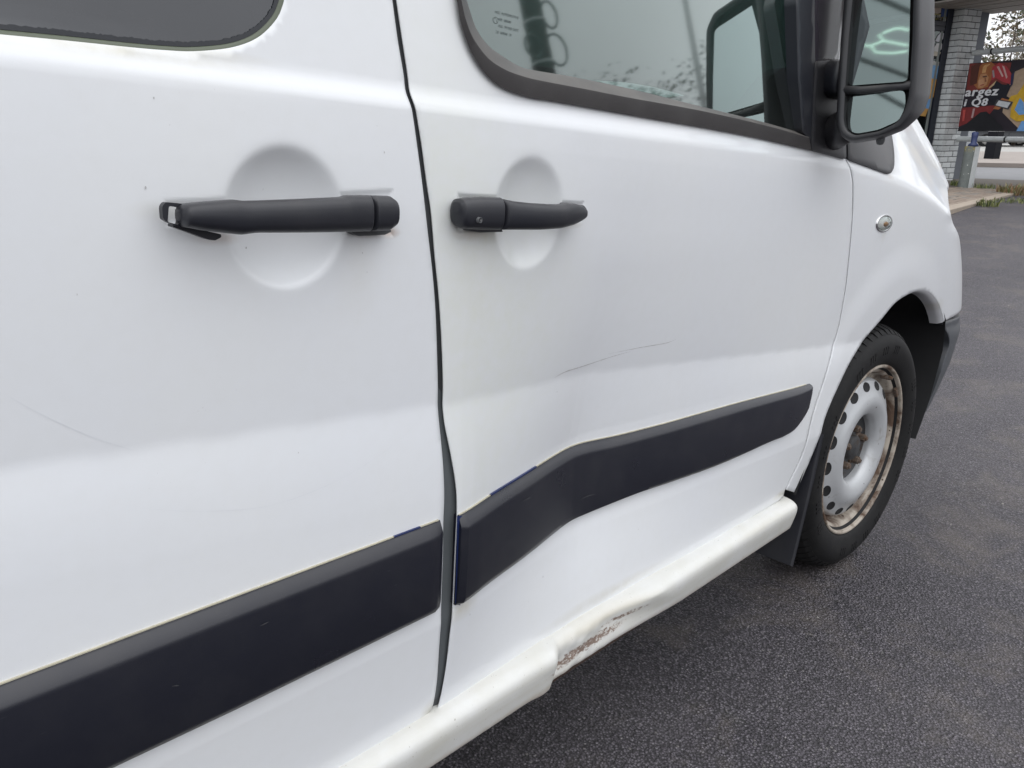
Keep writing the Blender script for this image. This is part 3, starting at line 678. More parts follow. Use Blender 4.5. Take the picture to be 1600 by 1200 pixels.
flat('banner_print', [((.20, .035, .03), [(600, 690), (1060, 690), (1000, 980), (560, 1010), (590, 760)]), ((.42, .31, .22), [(1100, 790), (1330, 690), (1330, 1445), (1150, 1430), (960, 1240), (1010, 1000)]),
    ((.22, .03, .03), [(470, 1190), (900, 1160), (820, 1260), (620, 1340), (400, 1400)]), ((.36, .13, .045), [(690, 760), (740, 700), (840, 680), (880, 720), (850, 850), (800, 960), (690, 985), (640, 930)]), ((.50, .25, .12), [(720, 820), (780, 810), (810, 850), (790, 930), (740, 975), (690, 965), (690, 900)]),
    ((.62, .34, .14), [(745, 745), (770, 715), (830, 705), (790, 740), (775, 800), (735, 810)]), ((.58, .31, .17), [(700, 880), (745, 872), (760, 915), (735, 950), (700, 940)]), ((.10, .04, .03), [(742, 842), (790, 834), (794, 846), (748, 856)]), ((.30, .06, .05), [(715, 938), (758, 925), (760, 935), (722, 948)]), ((.26, .10, .05), [(765, 850), (775, 852), (788, 900), (768, 905)]), ((.10, .03, .02), [(620, 730), (720, 690), (700, 800), (680, 920), (600, 950)]), ((.42, .045, .055), [(850, 740), (930, 690), (1010, 730), (1060, 810), (1050, 930), (960, 900), (890, 860), (840, 890)]), ((.60, .40, .38), [(900, 735), (925, 730), (975, 840), (960, 850)]), ((.60, .38, .36), [(960, 720), (985, 735), (1020, 850), (1005, 870)]), ((.34, .30, .30), [(850, 780), (870, 770), (880, 850), (860, 860)]),
    ((.012, .012, .02), [(900, 890), (960, 930), (1060, 940), (1010, 1060), (1080, 1100), (1040, 1150), (880, 1160), (800, 1100), (820, 1000)]), ((.62, .46, .26), [(820, 960), (900, 885), (870, 940), (810, 985)]), ((.40, .15, .06), [(960, 1080), (1030, 1100), (1080, 1110), (1050, 1190), (980, 1170), (920, 1210), (860, 1200)]),
    ((.05, .05, .055), [(905, 1095), (1085, 1125), (1030, 1210), (870, 1165)]), ((.60, .62, .64), [(925, 1108), (1055, 1132), (1018, 1192), (890, 1160)]), ((.52, .08, .07), [(530, 1215), (560, 1210), (545, 1330), (520, 1340)]), ((.45, .3, .3), [(640, 1200), (665, 1195), (640, 1300), (620, 1300)]),
    ((.012, .012, .016), [(500, 1420), (720, 1240), (790, 1230), (960, 1390), (980, 1446), (440, 1446)]),
    ((.62, .38, .03), [(1330, 860), (1220, 900), (1170, 980), (1130, 1040), (1060, 1060), (1030, 1110), (1085, 1120), (1060, 1200), (1050, 1290), (1120, 1340), (1330, 1330), (1600, 1300), (1600, 700), (1340, 690)]), ((.16, .36, .68), [(1100, 1210), (1160, 1080), (1200, 1130), (1210, 1260), (1150, 1270)]), ((.17, .38, .72), [(1180, 1335), (1700, 1310), (1800, 1446), (1120, 1446)]), ((.03, .03, .08), [(1060, 830), (1100, 790), (1080, 930), (1055, 960)])])
ink = simple('banner_letters', (.74, .74, .76), .5, 0, .05, 5)
def lettering(body, u0, v0, u1, size_v, name):
    v, f = text_mesh(body, 1.0, .0, .10, 1.14); xs = [q[0] for q in v]; a, b = bz(u0, v0), bz(u1, v0); k = (b[0] - a[0]) / (max(xs) - min(xs)); kz = abs(bz(u0, v0)[2] - bz(u0, v0 - size_v)[2]) / .72
    par = list(range(len(v)))                 # one object per letter
    def find(i):
        while par[i] != i: i = par[i]
        return i
    for q in f:
        for i in q[1:]: par[find(i)] = find(q[0])
    grp = {}
    for q in f: grp.setdefault(find(q[0]), []).append(q)
    cl = []
    for fs in sorted(grp.values(), key=lambda fs: min(v[i][0] for q in fs for i in q)):
        x0, x1 = min(v[i][0] for q in fs for i in q), max(v[i][0] for q in fs for i in q)
        for c in cl:
            if min(c[1], x1) - max(c[0], x0) > .5 * min(x1 - x0, c[1] - c[0]): c[2].extend(fs); c[1] = max(c[1], x1); break
        else: cl.append([x0, x1, list(fs)])
    for _, _, fs in cl:
        ids = sorted({i for q in fs for i in q}); ix = {i: n for n, i in enumerate(ids)}
        g = MB()
        for n, (du, dw) in enumerate(((0, 0), (.045, 0), (-.045, 0), (0, .022), (0, -.022), (.03, .015), (-.03, -.015))): g.add([(a[0] + (v[i][0] + du - min(xs)) * k, -.0145 - .0002 * n, a[2] + (v[i][1] + dw) * kz) for i in ids], [tuple(ix[i] for i in q) for q in fs])
        g.build(name, ink, ban, False)
lettering('argez', 556, 1062, 912, 98, 'letter'); lettering('i Q8', 545, 1170, 795, 80, 'letter')

# black bollard, grey cabinet
def ground_empty(name, p, label, cat, z=None, group=None):
    q = G(p, z); e = empty(name, tuple(q), tuple(shop.rotation_euler)); tag(e, label, cat, group); return e
bo = ground_empty('bollard', (1549, 248), 'square black bollard standing beyond the lower rail by the road', 'bollard', HF + .1)
bd_ = np.dot(np.array(bo.location) - CAM, EF); bwid = 13.5 * bd_ / 1245; 
o = MB().box((0, 0, .55), (bwid, bwid, 1.1)).build('bollard_body', simple('bollard_black', (.006, .0065, .010), .7, 0, .1, 30, .2), bo, False); bevel(o, .01)
o = MB().box((0, 0, .78), (bwid + .012, bwid + .012, .10)).build('bollard_band', simple('bollard_white', (.6, .6, .6), .5), bo, False)
cb = ground_empty('meter_cabinet', (1499, 262), 'small pale grey meter cabinet behind the brick pillar foot', 'cabinet')
cd_ = np.dot(np.array(cb.location) - CAM, EF); u_ = cd_ / 1245
o = MB().box((0, 0, 25 * u_ + .1), (18 * u_, 14 * u_, 50 * u_)).build('cabinet_body', simple('cabinet_grey', (.33, .345, .355), .5, 0, .1), cb, False); bevel(o, .01)
MB().box((0, 0, .05), (20 * u_, 15 * u_, .12)).build('cabinet_plinth', M['black'], cb, False)

# ------------------------------------------------------------------ plants
def blades(name, n, spread, h, mats, parent=None, wid=.004, lean=.5, r=None):
    r = r or random; g = MB()
    for i in range(n):
        a = r.uniform(0, 6.28); d = spread * math.sqrt(r.random()); x, y = d * math.cos(a), d * math.sin(a); b = r.uniform(0, 6.28); hh = h * r.uniform(.4, 1.1); ln = r.uniform(.1, lean) * hh; w = wid * r.uniform(.6, 1.4)
        dx, dy = math.cos(b), math.sin(b); px_, py_ = -dy * w, dx * w
        v = [(x - px_, y - py_, -.01), (x + px_, y + py_, -.01), (x + dx * ln * .4 + px_, y + dy * ln * .4 + py_, hh * .6), (x + dx * ln * .4 - px_, y + dy * ln * .4 - py_, hh * .6), (x + dx * ln, y + dy * ln, hh)]
        g.add(v, [(0, 1, 2, 3), (3, 2, 4)], r.randrange(len(mats)))
    return g.build(name, mats, parent, False)
wg_ = [simple('weed_%s' % n, c, .7, 0, .3, 20) for n, c in (('green', (.10, .13, .035)), ('pale', (.19, .20, .07)), ('olive', (.07, .085, .03)))]
wr_ = [simple('weed_%s' % n, c, .7, 0, .3, 20) for n, c in (('russet', (.20, .10, .05)), ('straw', (.28, .23, .12)), ('green2', (.10, .12, .035)))]
for p, n, sp_, h, ms, lab, z in [((1497, 289), 90, .12, .09, wg_, 'low green weeds at the foot of the brick pillar', PVZ), ((1537, 294), 70, .16, .08, wg_, 'small green weed tuft right of the stubby post', PVZ),
        ((1541, 321), 110, .13, .09, wg_, 'bright green weed tuft growing over the kerb edge', HF + .01), ((1588, 303), 260, .26, .15, wr_, 'russet and straw coloured weed clump by the kerb', PVZ - .02), ((1572, 302), 120, .14, .11, wg_, 'green weed clump left of the russet weeds', PVZ - .02), ((1594, 316), 170, .30, .06, wg_, 'flat grassy weeds in front of the russet clump', HF)]:
    e = empty('weed_clump', tuple(G(p, z))); tag(e, lab, 'weeds', 'weeds along the kerb'); blades('weed_blades', n, sp_, h, ms, e, .005, .9)['kind'] = 'stuff'
def tree(name, base, height, crown_c, crown_r, nleaf, leafs, mats, tm, label, group, limbs=9, rt=.06, leaf_c=None, seed=1, gap=.0):
    r = random.Random(seed); e = empty(name, tuple(base)); tag(e, label, 'tree', group); g = MB(); top = np.array([r.uniform(-.1, .1), r.uniform(-.1, .1), height * .92])
    tr = [np.array([0, 0, -.05]), top * .3 + np.array([.04, 0, 0]), top * .65 - np.array([.03, .02, 0]), top]; g.tube(smooth_curve(tr, 10), np.linspace(rt, rt * .18, 10), 8); tips = []
    for i in range(limbs):
        z0 = height * (.30 + .58 * i / limbs); a = i * 2.4 + r.uniform(-.4, .4); L = crown_r[0] * r.uniform(.6, 1.05) * (1.15 - .7 * abs(i / limbs - .35)); s = np.array([0, 0, z0]); en = s + np.array([L * math.cos(a), L * math.sin(a), L * r.uniform(.25, .8)])
        md_ = s * .5 + en * .5 + np.array([0, 0, -.08 * L]); pts = smooth_curve([s, md_, en], 7); g.tube(pts, np.linspace(rt * .4, rt * .08, 7), 6)
        for k in (3, 4, 5, 6): tips.append(pts[k])
        for q in range(4):
            b = pts[3 + q % 4]; tt = b + np.array([r.gauss(0, .3), r.gauss(0, .3), r.uniform(.05, .5)]) * L * .6; g.tube([b, tt], [rt * .12, rt * .04], 5); tips.append(tt)
    g.build('trunk', tm, e); f = MB()
    for i in range(nleaf):
        c = tips[r.randrange(len(tips))] + np.array([r.gauss(0, 1), r.gauss(0, 1), r.gauss(0, .8)]) * crown_r[0] * .17; s = leafs * r.uniform(.6, 1.4); u = np.array([r.gauss(0, 1) for _ in range(3)]); u /= np.linalg.norm(u); w = np.cross(u, [r.gauss(0, 1) for _ in range(3)]); w /= np.linalg.norm(w) + 1e-9
        f.add([c - u * s, c + w * s * .45, c + u * s, c - w * s * .45], [(0, 1, 2, 3)], r.randrange(len(mats)))
    cr = f.build('crown', mats, e, False); cr['kind'] = 'stuff'; return e
bark = simple('bark', (.07, .055, .045), .9, 0, .3, 20)
lf = [simple('leaf_%s' % n, c, .6, 0, .25, 8) for n, c in (('dark', (.035, .045, .02)), ('olive', (.065, .065, .025)), ('brown', (.085, .06, .03)))]
fx_t = CAM + wdir((1546, 200)) * 0
tb = CAM + (lambda q: q / np.dot(q, EF))(wdir((1553, 232))) * 31; tb[2] = HF
tree('young_tree', tb, 5.2, None, (1.25,), 950, .075, lf, bark, 'young dark leaved tree seen above the upper rail beside the pillar', None, 12, .045, seed=5)
bare = [simple('twig_%s' % n, c, .8, 0, .2, 8) for n, c in (('tan', (.22, .19, .14)), ('grey', (.25, .23, .20)))]
for k, (p, d_, h_, sd_) in enumerate((((1592, 180), 48, 6.4, 3), ((1640, 180), 44, 7.2, 8), ((1575, 180), 60, 5.4, 9))):
    tb = CAM + (lambda q: q / np.dot(q, EF))(wdir(p)) * d_; tb[2] = HF
    tree('bare_tree', tb, h_, None, (2.3,), 900, .12, bare, bark, ('pale thin autumn tree far off at the right edge', 'pale autumn tree beyond the right edge of the banner', 'small pale autumn tree farthest away over the rail')[k], 'pale trees in the distance', 14, .10, seed=sd_)
# parked cars glimpsed between the banner and the lower rail
def car(p, body_c, label, ang):
    q = G(p, HF + .03); e = empty('parked_car', tuple(q), (0, 0, math.atan2(ER[1], ER[0]) + ang)); tag(e, label, 'car', 'cars parked across the road')
    pr = [(-2.1, .35), (-2.15, .75), (-1.95, .98), (-1.5, 1.05), (-.85, 1.42), (.55, 1.46), (1.25, 1.02), (1.95, .88), (2.15, .65), (2.12, .32)]
    pr = [tuple(v) for v in smooth_curve(pr, 40)]; g = MB(); ys = [(-.86, .97), (-.89, 1.0), (.89, 1.0), (.86, .97)]
    g.loft([[(x * s, y * (1 - .16 * max(0, z - .95) / .5), z) for x, z in pr] for y, s in ys], True, True, True); b = g.build('body', simple('car_paint', body_c, .25, 0, .05, 5, .5, .6), e, fix=True); autosmooth(b, 40)
    for s in (-1, 1):
        for nm, w in (('window', [(-1.35, 1.04), (-.85, 1.34), (-.2, 1.38), (-.2, 1.02)]), ('window', [(-.12, 1.02), (-.12, 1.38), (.5, 1.38), (1.05, 1.02)])):
            MB().loft([[(x, s * (.9 * (1 - .16 * max(0, z - .95) / .5) + d), z) for x, z in w] for d in (-.01, .006)], True, True, True).build(nm, M['dark_glass'], e, False, fix=True)
        for wx in (-1.35, 1.35):
            w_o = MB().tube([(wx, s * .70, .32), (wx, s * .905, .32)], .32, 24).build('wheel', M['tyre'], e); autosmooth(w_o, 40)
            MB().tube([(wx, s * .90, .32), (wx, s * .915, .32)], .20, 20).build('rim', M['chrome'], w_o)
        MB().box((-2.06, s * .62, .82), (.12, .3, .14)).build('tail_light', simple('tail_red', (.3, .02, .02), .3), e, False)
    return e
car((1588, 230), (.02, .022, .026), 'dark parked car partly hidden behind the lower rail', .05)
car((1540, 228), (.55, .55, .54), 'pale parked car half hidden behind the stubby post', .1)

rt_ = random.Random(11); f = MB()
for i in range(52):
    a = math.radians(-178 + 168 * i / 51 + rt_.uniform(-1, 1)); d = rt_.uniform(28, 38); c = np.array([d * math.cos(a), d * math.sin(a), 0]); tall = a > math.radians(-42)
    hh = rt_.uniform(6.5, 10.5) if tall else rt_.uniform(3.0, 6.0)
    for k in range(1500 if tall else 170):
        p = c + np.array([rt_.gauss(0, 1.1), rt_.gauss(0, 1.1), 0]) + EZ * (hh * (.15 + .85 * rt_.random() ** .8)); s = rt_.uniform(.06, .15) if tall else rt_.uniform(.10, .26); u = np.array([rt_.gauss(0, 1) for _ in range(3)]); u /= np.linalg.norm(u); w = np.cross(u, [.3, .5, .8]); w /= np.linalg.norm(w)
        f.add([p - u * s, p + w * s * .6, p + u * s, p - w * s * .6], [(0, 1, 2, 3)])
o = f.build('tree_belt', simple('belt_leaf', (.06, .07, .04), .8, 0, .3, 1), None, False); tag(o, 'belt of trees along the far side of the lot', kind='stuff')
# utility pole across the lot, seen reflected in the door window
up_ = empty('utility_pole', (10.52, -7.0, float(hgt(10.5)))); tag(up_, 'dark utility pole with cable loops reflected in the door window', 'pole'); zo = float(hgt(10.5))
o = MB().tube([(0, 0, -.1), (0, 0, 4.5), (0, 0, 9)], [.20, .18, .15], 20).build('pole_shaft', simple('creosote_pole', (.035, .03, .026), .9, 0, .3, 6), up_); autosmooth(o, 40)
for zz in (5.22 - zo, 4.55 - zo, 6.1 - zo): MB().tube([(0, 0, zz), (0, 0, zz + .05)], .192, 20).build('pole_band', M['galv'], up_)
for sx, zz, rx, rz in ((.30, 4.78, .26, .26), (-.30, 4.80, .20, .18), (.28, 5.35, .20, .22)):
    MB().tube([(sx + rx * math.cos(w), .12, zz - zo + rz * math.sin(w)) for w in np.linspace(0, 2 * math.pi, 22)], .022, 6, caps=False).build('cable_loop', M['wire'], up_)
lp_ = empty('lamp_post', (16.1, -7.2, HF)); tag(lp_, 'slim pale lamp post across the lot reflected in the door window', 'lamp post')
o = MB().tube([(0, 0, -.1), (0, 0, 8.2)], [.09, .05], 14).build('post_shaft', M['galv'], lp_); MB().tube([(0, 0, 8.15), (-.5, .2, 8.35), (-1.1, .4, 8.35)], .04, 10).build('lamp_arm', M['galv'], lp_); o = MB().box((-1.35, .5, 8.33), (.5, .25, .09)).build('lamp_head', M['galv'], lp_, False); bevel(o, .02)
# slim gantry added to carry the hexagonal tubes, open so the mirror reflects sky
ZC = 5.1
sh = empty('light_gantry', (-5.4, -4.2, float(hgt(-5.4)))); tag(sh, 'added slim grey steel gantry carrying light tubes behind the camera', 'gantry'); zs0 = float(hgt(-5.4))
for b in (-2.2, 2.2): MB().tube([(b, 0, -.1), (b, 0, ZC + .3 - zs0)], .05, 12).build('gantry_post', M['galv'], sh)
for a in (-.5, .5): MB().tube([(-2.2, a, ZC + .28 - zs0), (2.2, a, ZC + .28 - zs0)], .03, 10).build('gantry_beam', M['galv'], sh)
hexl = empty('hexagon_light', (-5.4, -4.2, ZC)); tag(hexl, 'pale green hexagonal light tubes under the added gantry reflected in the mirror', 'light'); 
em = NT('led_tube'); e_ = em.n('ShaderNodeEmission'); e_.inputs[0].default_value = (.78, 1, .86, 1); e_.inputs[1].default_value = 5.5; em.l(e_.outputs[0], em.o.inputs[0])
_n = np.array([-1, .16, .02]); _n /= np.linalg.norm(_n); _s = np.array([0, -1, .15]); _s /= np.linalg.norm(_s)
def mirror_ray(p):        # mirror pane, then the door window, then out to the level of the light tubes
    q = vdir(p); c = CL + vdir((1379, 20)) * ((1.412 - CL[0]) / vdir((1379, 20))[0]); P = CL + q * (np.dot(c - CL, _n) / np.dot(q, _n)); q = q / np.linalg.norm(q); d1 = q - 2 * np.dot(q, _n) * _n
    Hh = P + d1 * (np.dot(np.array([0, .0155, 1.055]) - P, _s) / np.dot(d1, _s)); d2 = d1 - 2 * np.dot(d1, _s) * _s; hw = Rv.T @ (Hh - CL) + CAM; dw = Rv.T @ d2
    return hw + dw * ((ZC - hw[2]) / dw[2])
for L_ in ([(1349, 70.5), (1360, 71.7), (1381, 63.7), (1418, 71)], [(1373.5, 54.7), (1381, 63.7)], [(1360, 71.7), (1369, 81.7), (1394.5, 83), (1418, 80)], [(1379.5, 51.7), (1397.5, 44.7), (1406.5, 44), (1420, 47)]):
    q = [mirror_ray(p) - np.array([-5.4, -4.2, ZC]) for p in L_]; MB().tube(q, .013, 8).build('light_tube', em.m, hexl)
# ------------------------------------------------------------------ the van
van = empty('van', tuple(CAM - Rv.T @ CL), (0, PIT, 0))
tag(van, 'white panel van with dented front door and black side strips parked on asphalt', 'van')

def stain(p, r, k, st, surf=None):
    q = px(p, surf); return (tuple(q), r, k, st)
RUST = (.33, .17, .07); DIRT = (.50, .46, .33); GREY = (.45, .45, .42)
paint_slide = paint_mat('white_paint_sliding_door', [stain((585, 364), (.035, .05, .006), RUST, .5), stain((610, 362), (.012, .05, .008), RUST, .6), stain((345, 372), (.03, .05, .007), RUST, .32), stain((255, 330), (.03, .05, .01), DIRT, .25),
    stain((560, 420), (.03, .05, .06), DIRT, .14), stain((140, 72), (.16, .05, .008), DIRT, .55), stain((330, 84), (.06, .05, .006), DIRT, .4), stain((673, 1110), (.02, .05, .02), DIRT, .6)])
paint_front = paint_mat('white_paint_front_door', [stain((735, 366), (.03, .05, .008), RUST, .55), stain((760, 368), (.04, .05, .01), DIRT, .45), stain((895, 352), (.03, .05, .006), DIRT, .4), stain((745, 420), (.05, .06, .10), DIRT, .16),
    stain((1225, 770), (.06, .05, .012), DIRT, .7), stain((760, 560), (.22, .25, .30), (.70, .72, .62), .5), stain((690, 250), (.10, .15, .22), (.70, .72, .62), .35), stain((720, 950), (.04, .05, .02), DIRT, .5), stain((900, 835), (.5, .1, .008), DIRT, .22), stain((960, 930), (.20, .1, .012), DIRT, .4), stain((1150, 203), (.35, .05, .006), RUST, .18)])
paint_wing = paint_mat('white_paint_wing', [stain((1465, 480), (.08, .08, .03), DIRT, .5), stain((1381, 368), (.02, .05, .02), DIRT, .25), stain((1260, 740), (.06, .06, .05), DIRT, .3), stain((1392, 276), (.03, .05, .008), RUST, .3)])

# --- sliding door
gapL_px = [(613,0),(621,60),(631,120),(636,150),(645,180),(652,230),(660,290),(668,360),(675,420),(680,480),(683,560),(684,610),(686,660),(690,700),(693,740),(694,780),(692.5,820),(692,870),(689.5,940),(687,1000),(683,1060),(678,1095),(672,1112),(655,1130)]
gapR_px = [(620,0),(629,60),(638,120),(643,150),(652,180),(660,230),(668,290),(674,330),(680,400),(686,460),(690,520),(693,600),(695,660),(705,710),(713,760),(714.5,800),(712,850),(709,920),(705,980),(698,1040),(690,1085),(683,1112)]
gl = xz(gapL_px); gl_top = [(gl[0][0] - .02, 1.30), (gl[0][0] - .06, 1.72)]
glc = [tuple(q) for q in smooth_curve(gl, 120)]
bot_s = [(q[0], q[1]) for q in xz([(550, 1196), (600, 1166), (640, 1140)])]
slide_out = [gl_top[1], gl_top[0]] + glc + bot_s[::-1] + [(-.45, .345), (-.45, 1.72)]
wsl_px = [(0, 53.6), (100, 63), (206, 74), (260, 78.5), (305, 80), (363, 74), (404, 58), (433, 29), (445, 0)]
wsl = [tuple(q) for q in smooth_curve(xz(wsl_px), 40)]
wtop = [(wsl[-1][0] + .005, 1.25), (wsl[-1][0] - .03, 1.62), (-.36, 1.62), (-.36, 1.04)]
slide_hole = wsl + wtop
coarse_s = lambda x, z: (x < .02) | (z > 1.25)
sd = panel('sliding_door', slide_out, S, paint_slide, van, .0055, [slide_hole], .004, coarse=coarse_s, fine=[((P1[0] - .012, P1[1] + .012, CUP1[1] - CUP1[3] * 1.12, CUP1[1] + CUP1[3] * 1.12), .0021)])
wg = panel('window_glass', [(q[0], q[1]) for q in slide_hole], S, M['dark_glass'], sd, .014, [], .004, off=.0035, edge=.0)
# greenish edge of the glass, and the ragged sealant line inside it
g = MB(); wb = resample(wsl, n=70); yy = S(wb[:, 0], wb[:, 1])
nx = np.gradient(wb, axis=0); nx /= np.linalg.norm(nx, axis=1)[:, None]; n2 = np.stack([-nx[:, 1], nx[:, 0]], 1)
L0 = np.stack([wb[:, 0], yy + .0006, wb[:, 1]], 1); w1 = wb + n2 * .0022; L1 = np.stack([w1[:, 0], S(w1[:, 0], w1[:, 1]) + .0012, w1[:, 1]], 1)
w2 = wb + n2 * .0034; L2 = np.stack([w2[:, 0], S(w2[:, 0], w2[:, 1]) + .0034, w2[:, 1]], 1)
g.loft([L0, L1, L2], closed=False); g.build('glass_edge', M['glass_edge'], sd)
g = MB(); wb = resample(wsl, n=160); nx = np.gradient(wb, axis=0); nx /= np.linalg.norm(nx, axis=1)[:, None]; n2 = np.stack([-nx[:, 1], nx[:, 0]], 1)
wob = .0068 + .00035 * rng.standard_normal(160)
A_, B_ = wb + n2 * .0034, wb + n2 * wob[:, None]
g.loft([np.stack([q[:, 0], S(q[:, 0], q[:, 1]) + .0026, q[:, 1]], 1) for q in (A_, B_)], closed=False); g.build('sealant_line', M['sealant'], sd)

# --- front door
fr_px = gapR_px
fr = xz(fr_px, Sd); frc = [tuple(q) for q in smooth_curve(fr, 120)]
fbot = xz([(700, 1101), (760, 1066), (820, 1030), (864, 1002.5), (930, 960), (1000, 914.5), (1100, 856), (1180, 806), (1215, 784), (1224, 775)], Sd)
shut_px = [(1227,766),(1252,712),(1268,653),(1289,587),(1306,524),(1318,466),(1324,420),(1331,340),(1332,300),(1331.5,283),(1328,264),(1321,249)]
shut = xz(shut_px); shutc = [tuple(q) for q in smooth_curve(shut, 60)]
ftop = [(shut[-1][0] - .01, 1.12), (1.42, 1.32), (1.10, 1.74), (fr[0][0] - .055, 1.74), (fr[0][0] - .02, 1.30)]
front_out = frc + [tuple(q) for q in fbot] + shutc + ftop
O_px = [(714,0),(720,36),(736,80),(760,116),(788,138),(828,152),(880,160.5),(1000,182),(1120,203),(1200,219),(1268,235)]
R_px = [(721,0),(728,30),(740,60),(762,90),(788,108),(815,118.5),(845,126),(919,140),(980,152),(1100,174),(1200,197),(1264,215)]
I_px = [(729,0),(744,44),(764,72),(792,92),(816,105),(844,111),(900,120.5),(1000,142),(1080,162),(1180,187),(1240,204),(1262,212)]
oc = smooth_curve(xz(O_px), 60)
hole_f = [tuple(q + np.array([.004, .004])) for q in oc[:-1]] + [(1.425, 1.085), (1.43, 1.30), (1.12, 1.68), (fr[0][0] + .05, 1.68), (oc[0][0] + .001, 1.30)]
fd = panel('front_door', front_out, Sd, paint_front, van, .0055, [hole_f], .0012, coarse=lambda x, z: z > 1.2, fine=[((P2[0] - .012, P2[1] + .012, CUP2[1] - CUP2[3] * 1.12, CUP2[1] + CUP2[3] * 1.12), .0021)])

# the rubber along the window sill: dusty upper facet, darker outer facet
def seal_curve(pp, off, up):
    q = smooth_curve(pxs(pp, S, off), 80); a = q[0]
    e = [a + np.array([-.055 + up, .13, .62]), a + np.array([-.03 + up, .06, .30]), a + np.array([-.010 + up * .5, .02, .10])]
    e2 = [np.array([v[0], float(S(v[0], v[2])) + off, v[2]]) for v in e]
    return np.vstack([np.array(e2), q])
sO, sO2, sR, sI = seal_curve(O_px, .004, 0), seal_curve(O_px, -.0045, 0), seal_curve(R_px, -.0085, 0), seal_curve(I_px, .012, 0)
g = MB(); sR2 = sR * .85 + sO2 * .15 + np.array([0, -.0006, 0])
sI2 = sI * .5 + sR * .5 + np.array([0, -.001, .0]); g.loft([sO, sO2, sR2, sR, sI2, sI], closed=False)
o = g.build('window_seal', M['seal_rubber'], fd, fix=False); autosmooth(o, 30)
# door glass
gb = sI[:, [0, 2]]; gpoly = [tuple(q + np.array([0, -.006])) for q in gb[3::3]] + [(1.43, 1.085), (1.435, 1.30), (1.13, 1.69), (fr[0][0] + .04, 1.69)] + [tuple(gb[0]), tuple(gb[1])]
Sg = lambda x, z: .0155 + .15 * (np.asarray(z) - 1.055) + 0 * np.asarray(x)
panel('door_glass', gpoly, Sg, M['glass'], fd, .03, [], .003, edge=0)
# etched approval mark near the rear corner of the glass
g = MB(); a0 = hits((774, 20), .03); sc = .0034
for k, line in enumerate(('AGC AUTOMOTIVE', '43R  00049', 'AS2  M1020 DOT', '20  00000  IV')):
    v, f = text_mesh(line, sc * 1.1, .0, 0, 1.15)
    ind = .004 if k in (1, 2) else 0
    P = []
    for q in v:
        x_, z_ = a0[0] + ind + q[0], a0[2] - k * .0066 + q[1]; P.append((x_, float(Sg(x_, z_)) - .0007, z_))
    g.add(P, f)
w_ = np.linspace(0, 2 * math.pi, 20); cx_, cz_ = a0[0] + .000, a0[2] - .0075
ring = lambda r: [(cx_ + r * math.cos(q), float(Sg(cx_, cz_)) - .0008, cz_ + r * math.sin(q)) for q in w_[:-1]]
g.loft([ring(.0034), ring(.0029)], True); g.build('etched_mark', M['etch'], fd, False)

# window post at the front of the door, corner panel and mirror foot
def sheet_from_px(name, poly_px, surf, off, mat, parent, thick=.006, step=.012, r=3.0, edge=.5):
    poly = round_poly([tuple(q) for q in poly_px], r); P = xz([tuple(q) for q in poly], surf, off)
    return panel(name, P, surf, mat, parent, step, [], thick, off=off, edge=edge)
po = pxs([(1244, 0), (1247, 120), (1254, 206), (1276, 232), (1275, 150), (1273, 0)], S, -.004)
pz = [(q[0], q[2]) for q in po]
post = [pz[0], pz[1], pz[2], pz[3], pz[4], pz[5], (1.435, 1.42), (1.12, 1.75), (1.06, 1.72), (1.37, 1.40)]
panel('window_post', post, S, M['plastic'], fd, .012, [], .02, off=-.0035, edge=.8)
sheet_from_px('corner_panel', [(1268, 234.5), (1322.5, 249), (1323, 120), (1312, 92), (1275, 96)], S, -.005, M['mirror_shell'], fd, .012)

# --- front wing (and the flank of the bonnet)
sg = [(q[0] + .0042, q[1]) for q in shutc]                        # shut line gap
arch_px = [(1243,770),(1262,728),(1281,682),(1289,653),(1306,612),(1327,568),(1352,528),(1377,499),(1398,474),(1418,460),(1435,453.5),(1448,455),(1458,462),(1467,476),(1472,492),(1474,503)]
arch = xz(arch_px); archc = [tuple(q) for q in smooth_curve(arch, 90)]
bl = px((1474, 503)); zb = bl[2]
wing_out = archc + [(bl[0] + .06, zb + .006), (3.08, zb + .02), (3.08, 1.285), (1.66, 1.285), (sg[-1][0] + .01, 1.10)] + sg[::-1]
wing = panel('front_wing', wing_out, S, paint_wing, van, .008, [], .02, coarse=lambda x, z: x > 2.95)
# folded lip of the wheel arch
g = MB(); A = np.array(resample(archc[30:], n=60)); c2 = np.array(ARCH_C)
tw = np.clip((A[:, 0] - 2.15) / .25, 0, 1)
def lipv(k, d):
    q = A + (c2 - A) * k; return np.stack([q[:, 0], S(A[:, 0], A[:, 1]) + d, q[:, 1]], 1)
g.loft([lipv(0, .0006), lipv(.008, .003), lipv(.022, .014), lipv(.026, .034)], closed=False); g.build('arch_lip', paint_wing, wing)
sheet_from_px('quarter_trim', [(1325.5, 249.5), (1391, 273), (1397.5, 262), (1398, 240), (1392, 200), (1380, 165), (1325, 150)], S, -.004, M['pillar_trim'] if False else M['mirror_shell'], wing, .008, .012, [1, 8, 12, 10, 10, 5, 2])
# A-pillar
ap = pxs([(1268, 105), (1305, 100), (1316, 0), (1268, 0)], S, .004); az_ = [(q[0], q[2]) for q in ap]
panel('pillar_trim', [az_[0], az_[1], az_[2], (1.52, 1.50), (1.16, 1.80), (1.08, 1.80), (1.42, 1.44), az_[3]], S, M['pillar_trim'], van, .014, [], .05, off=-.0015)

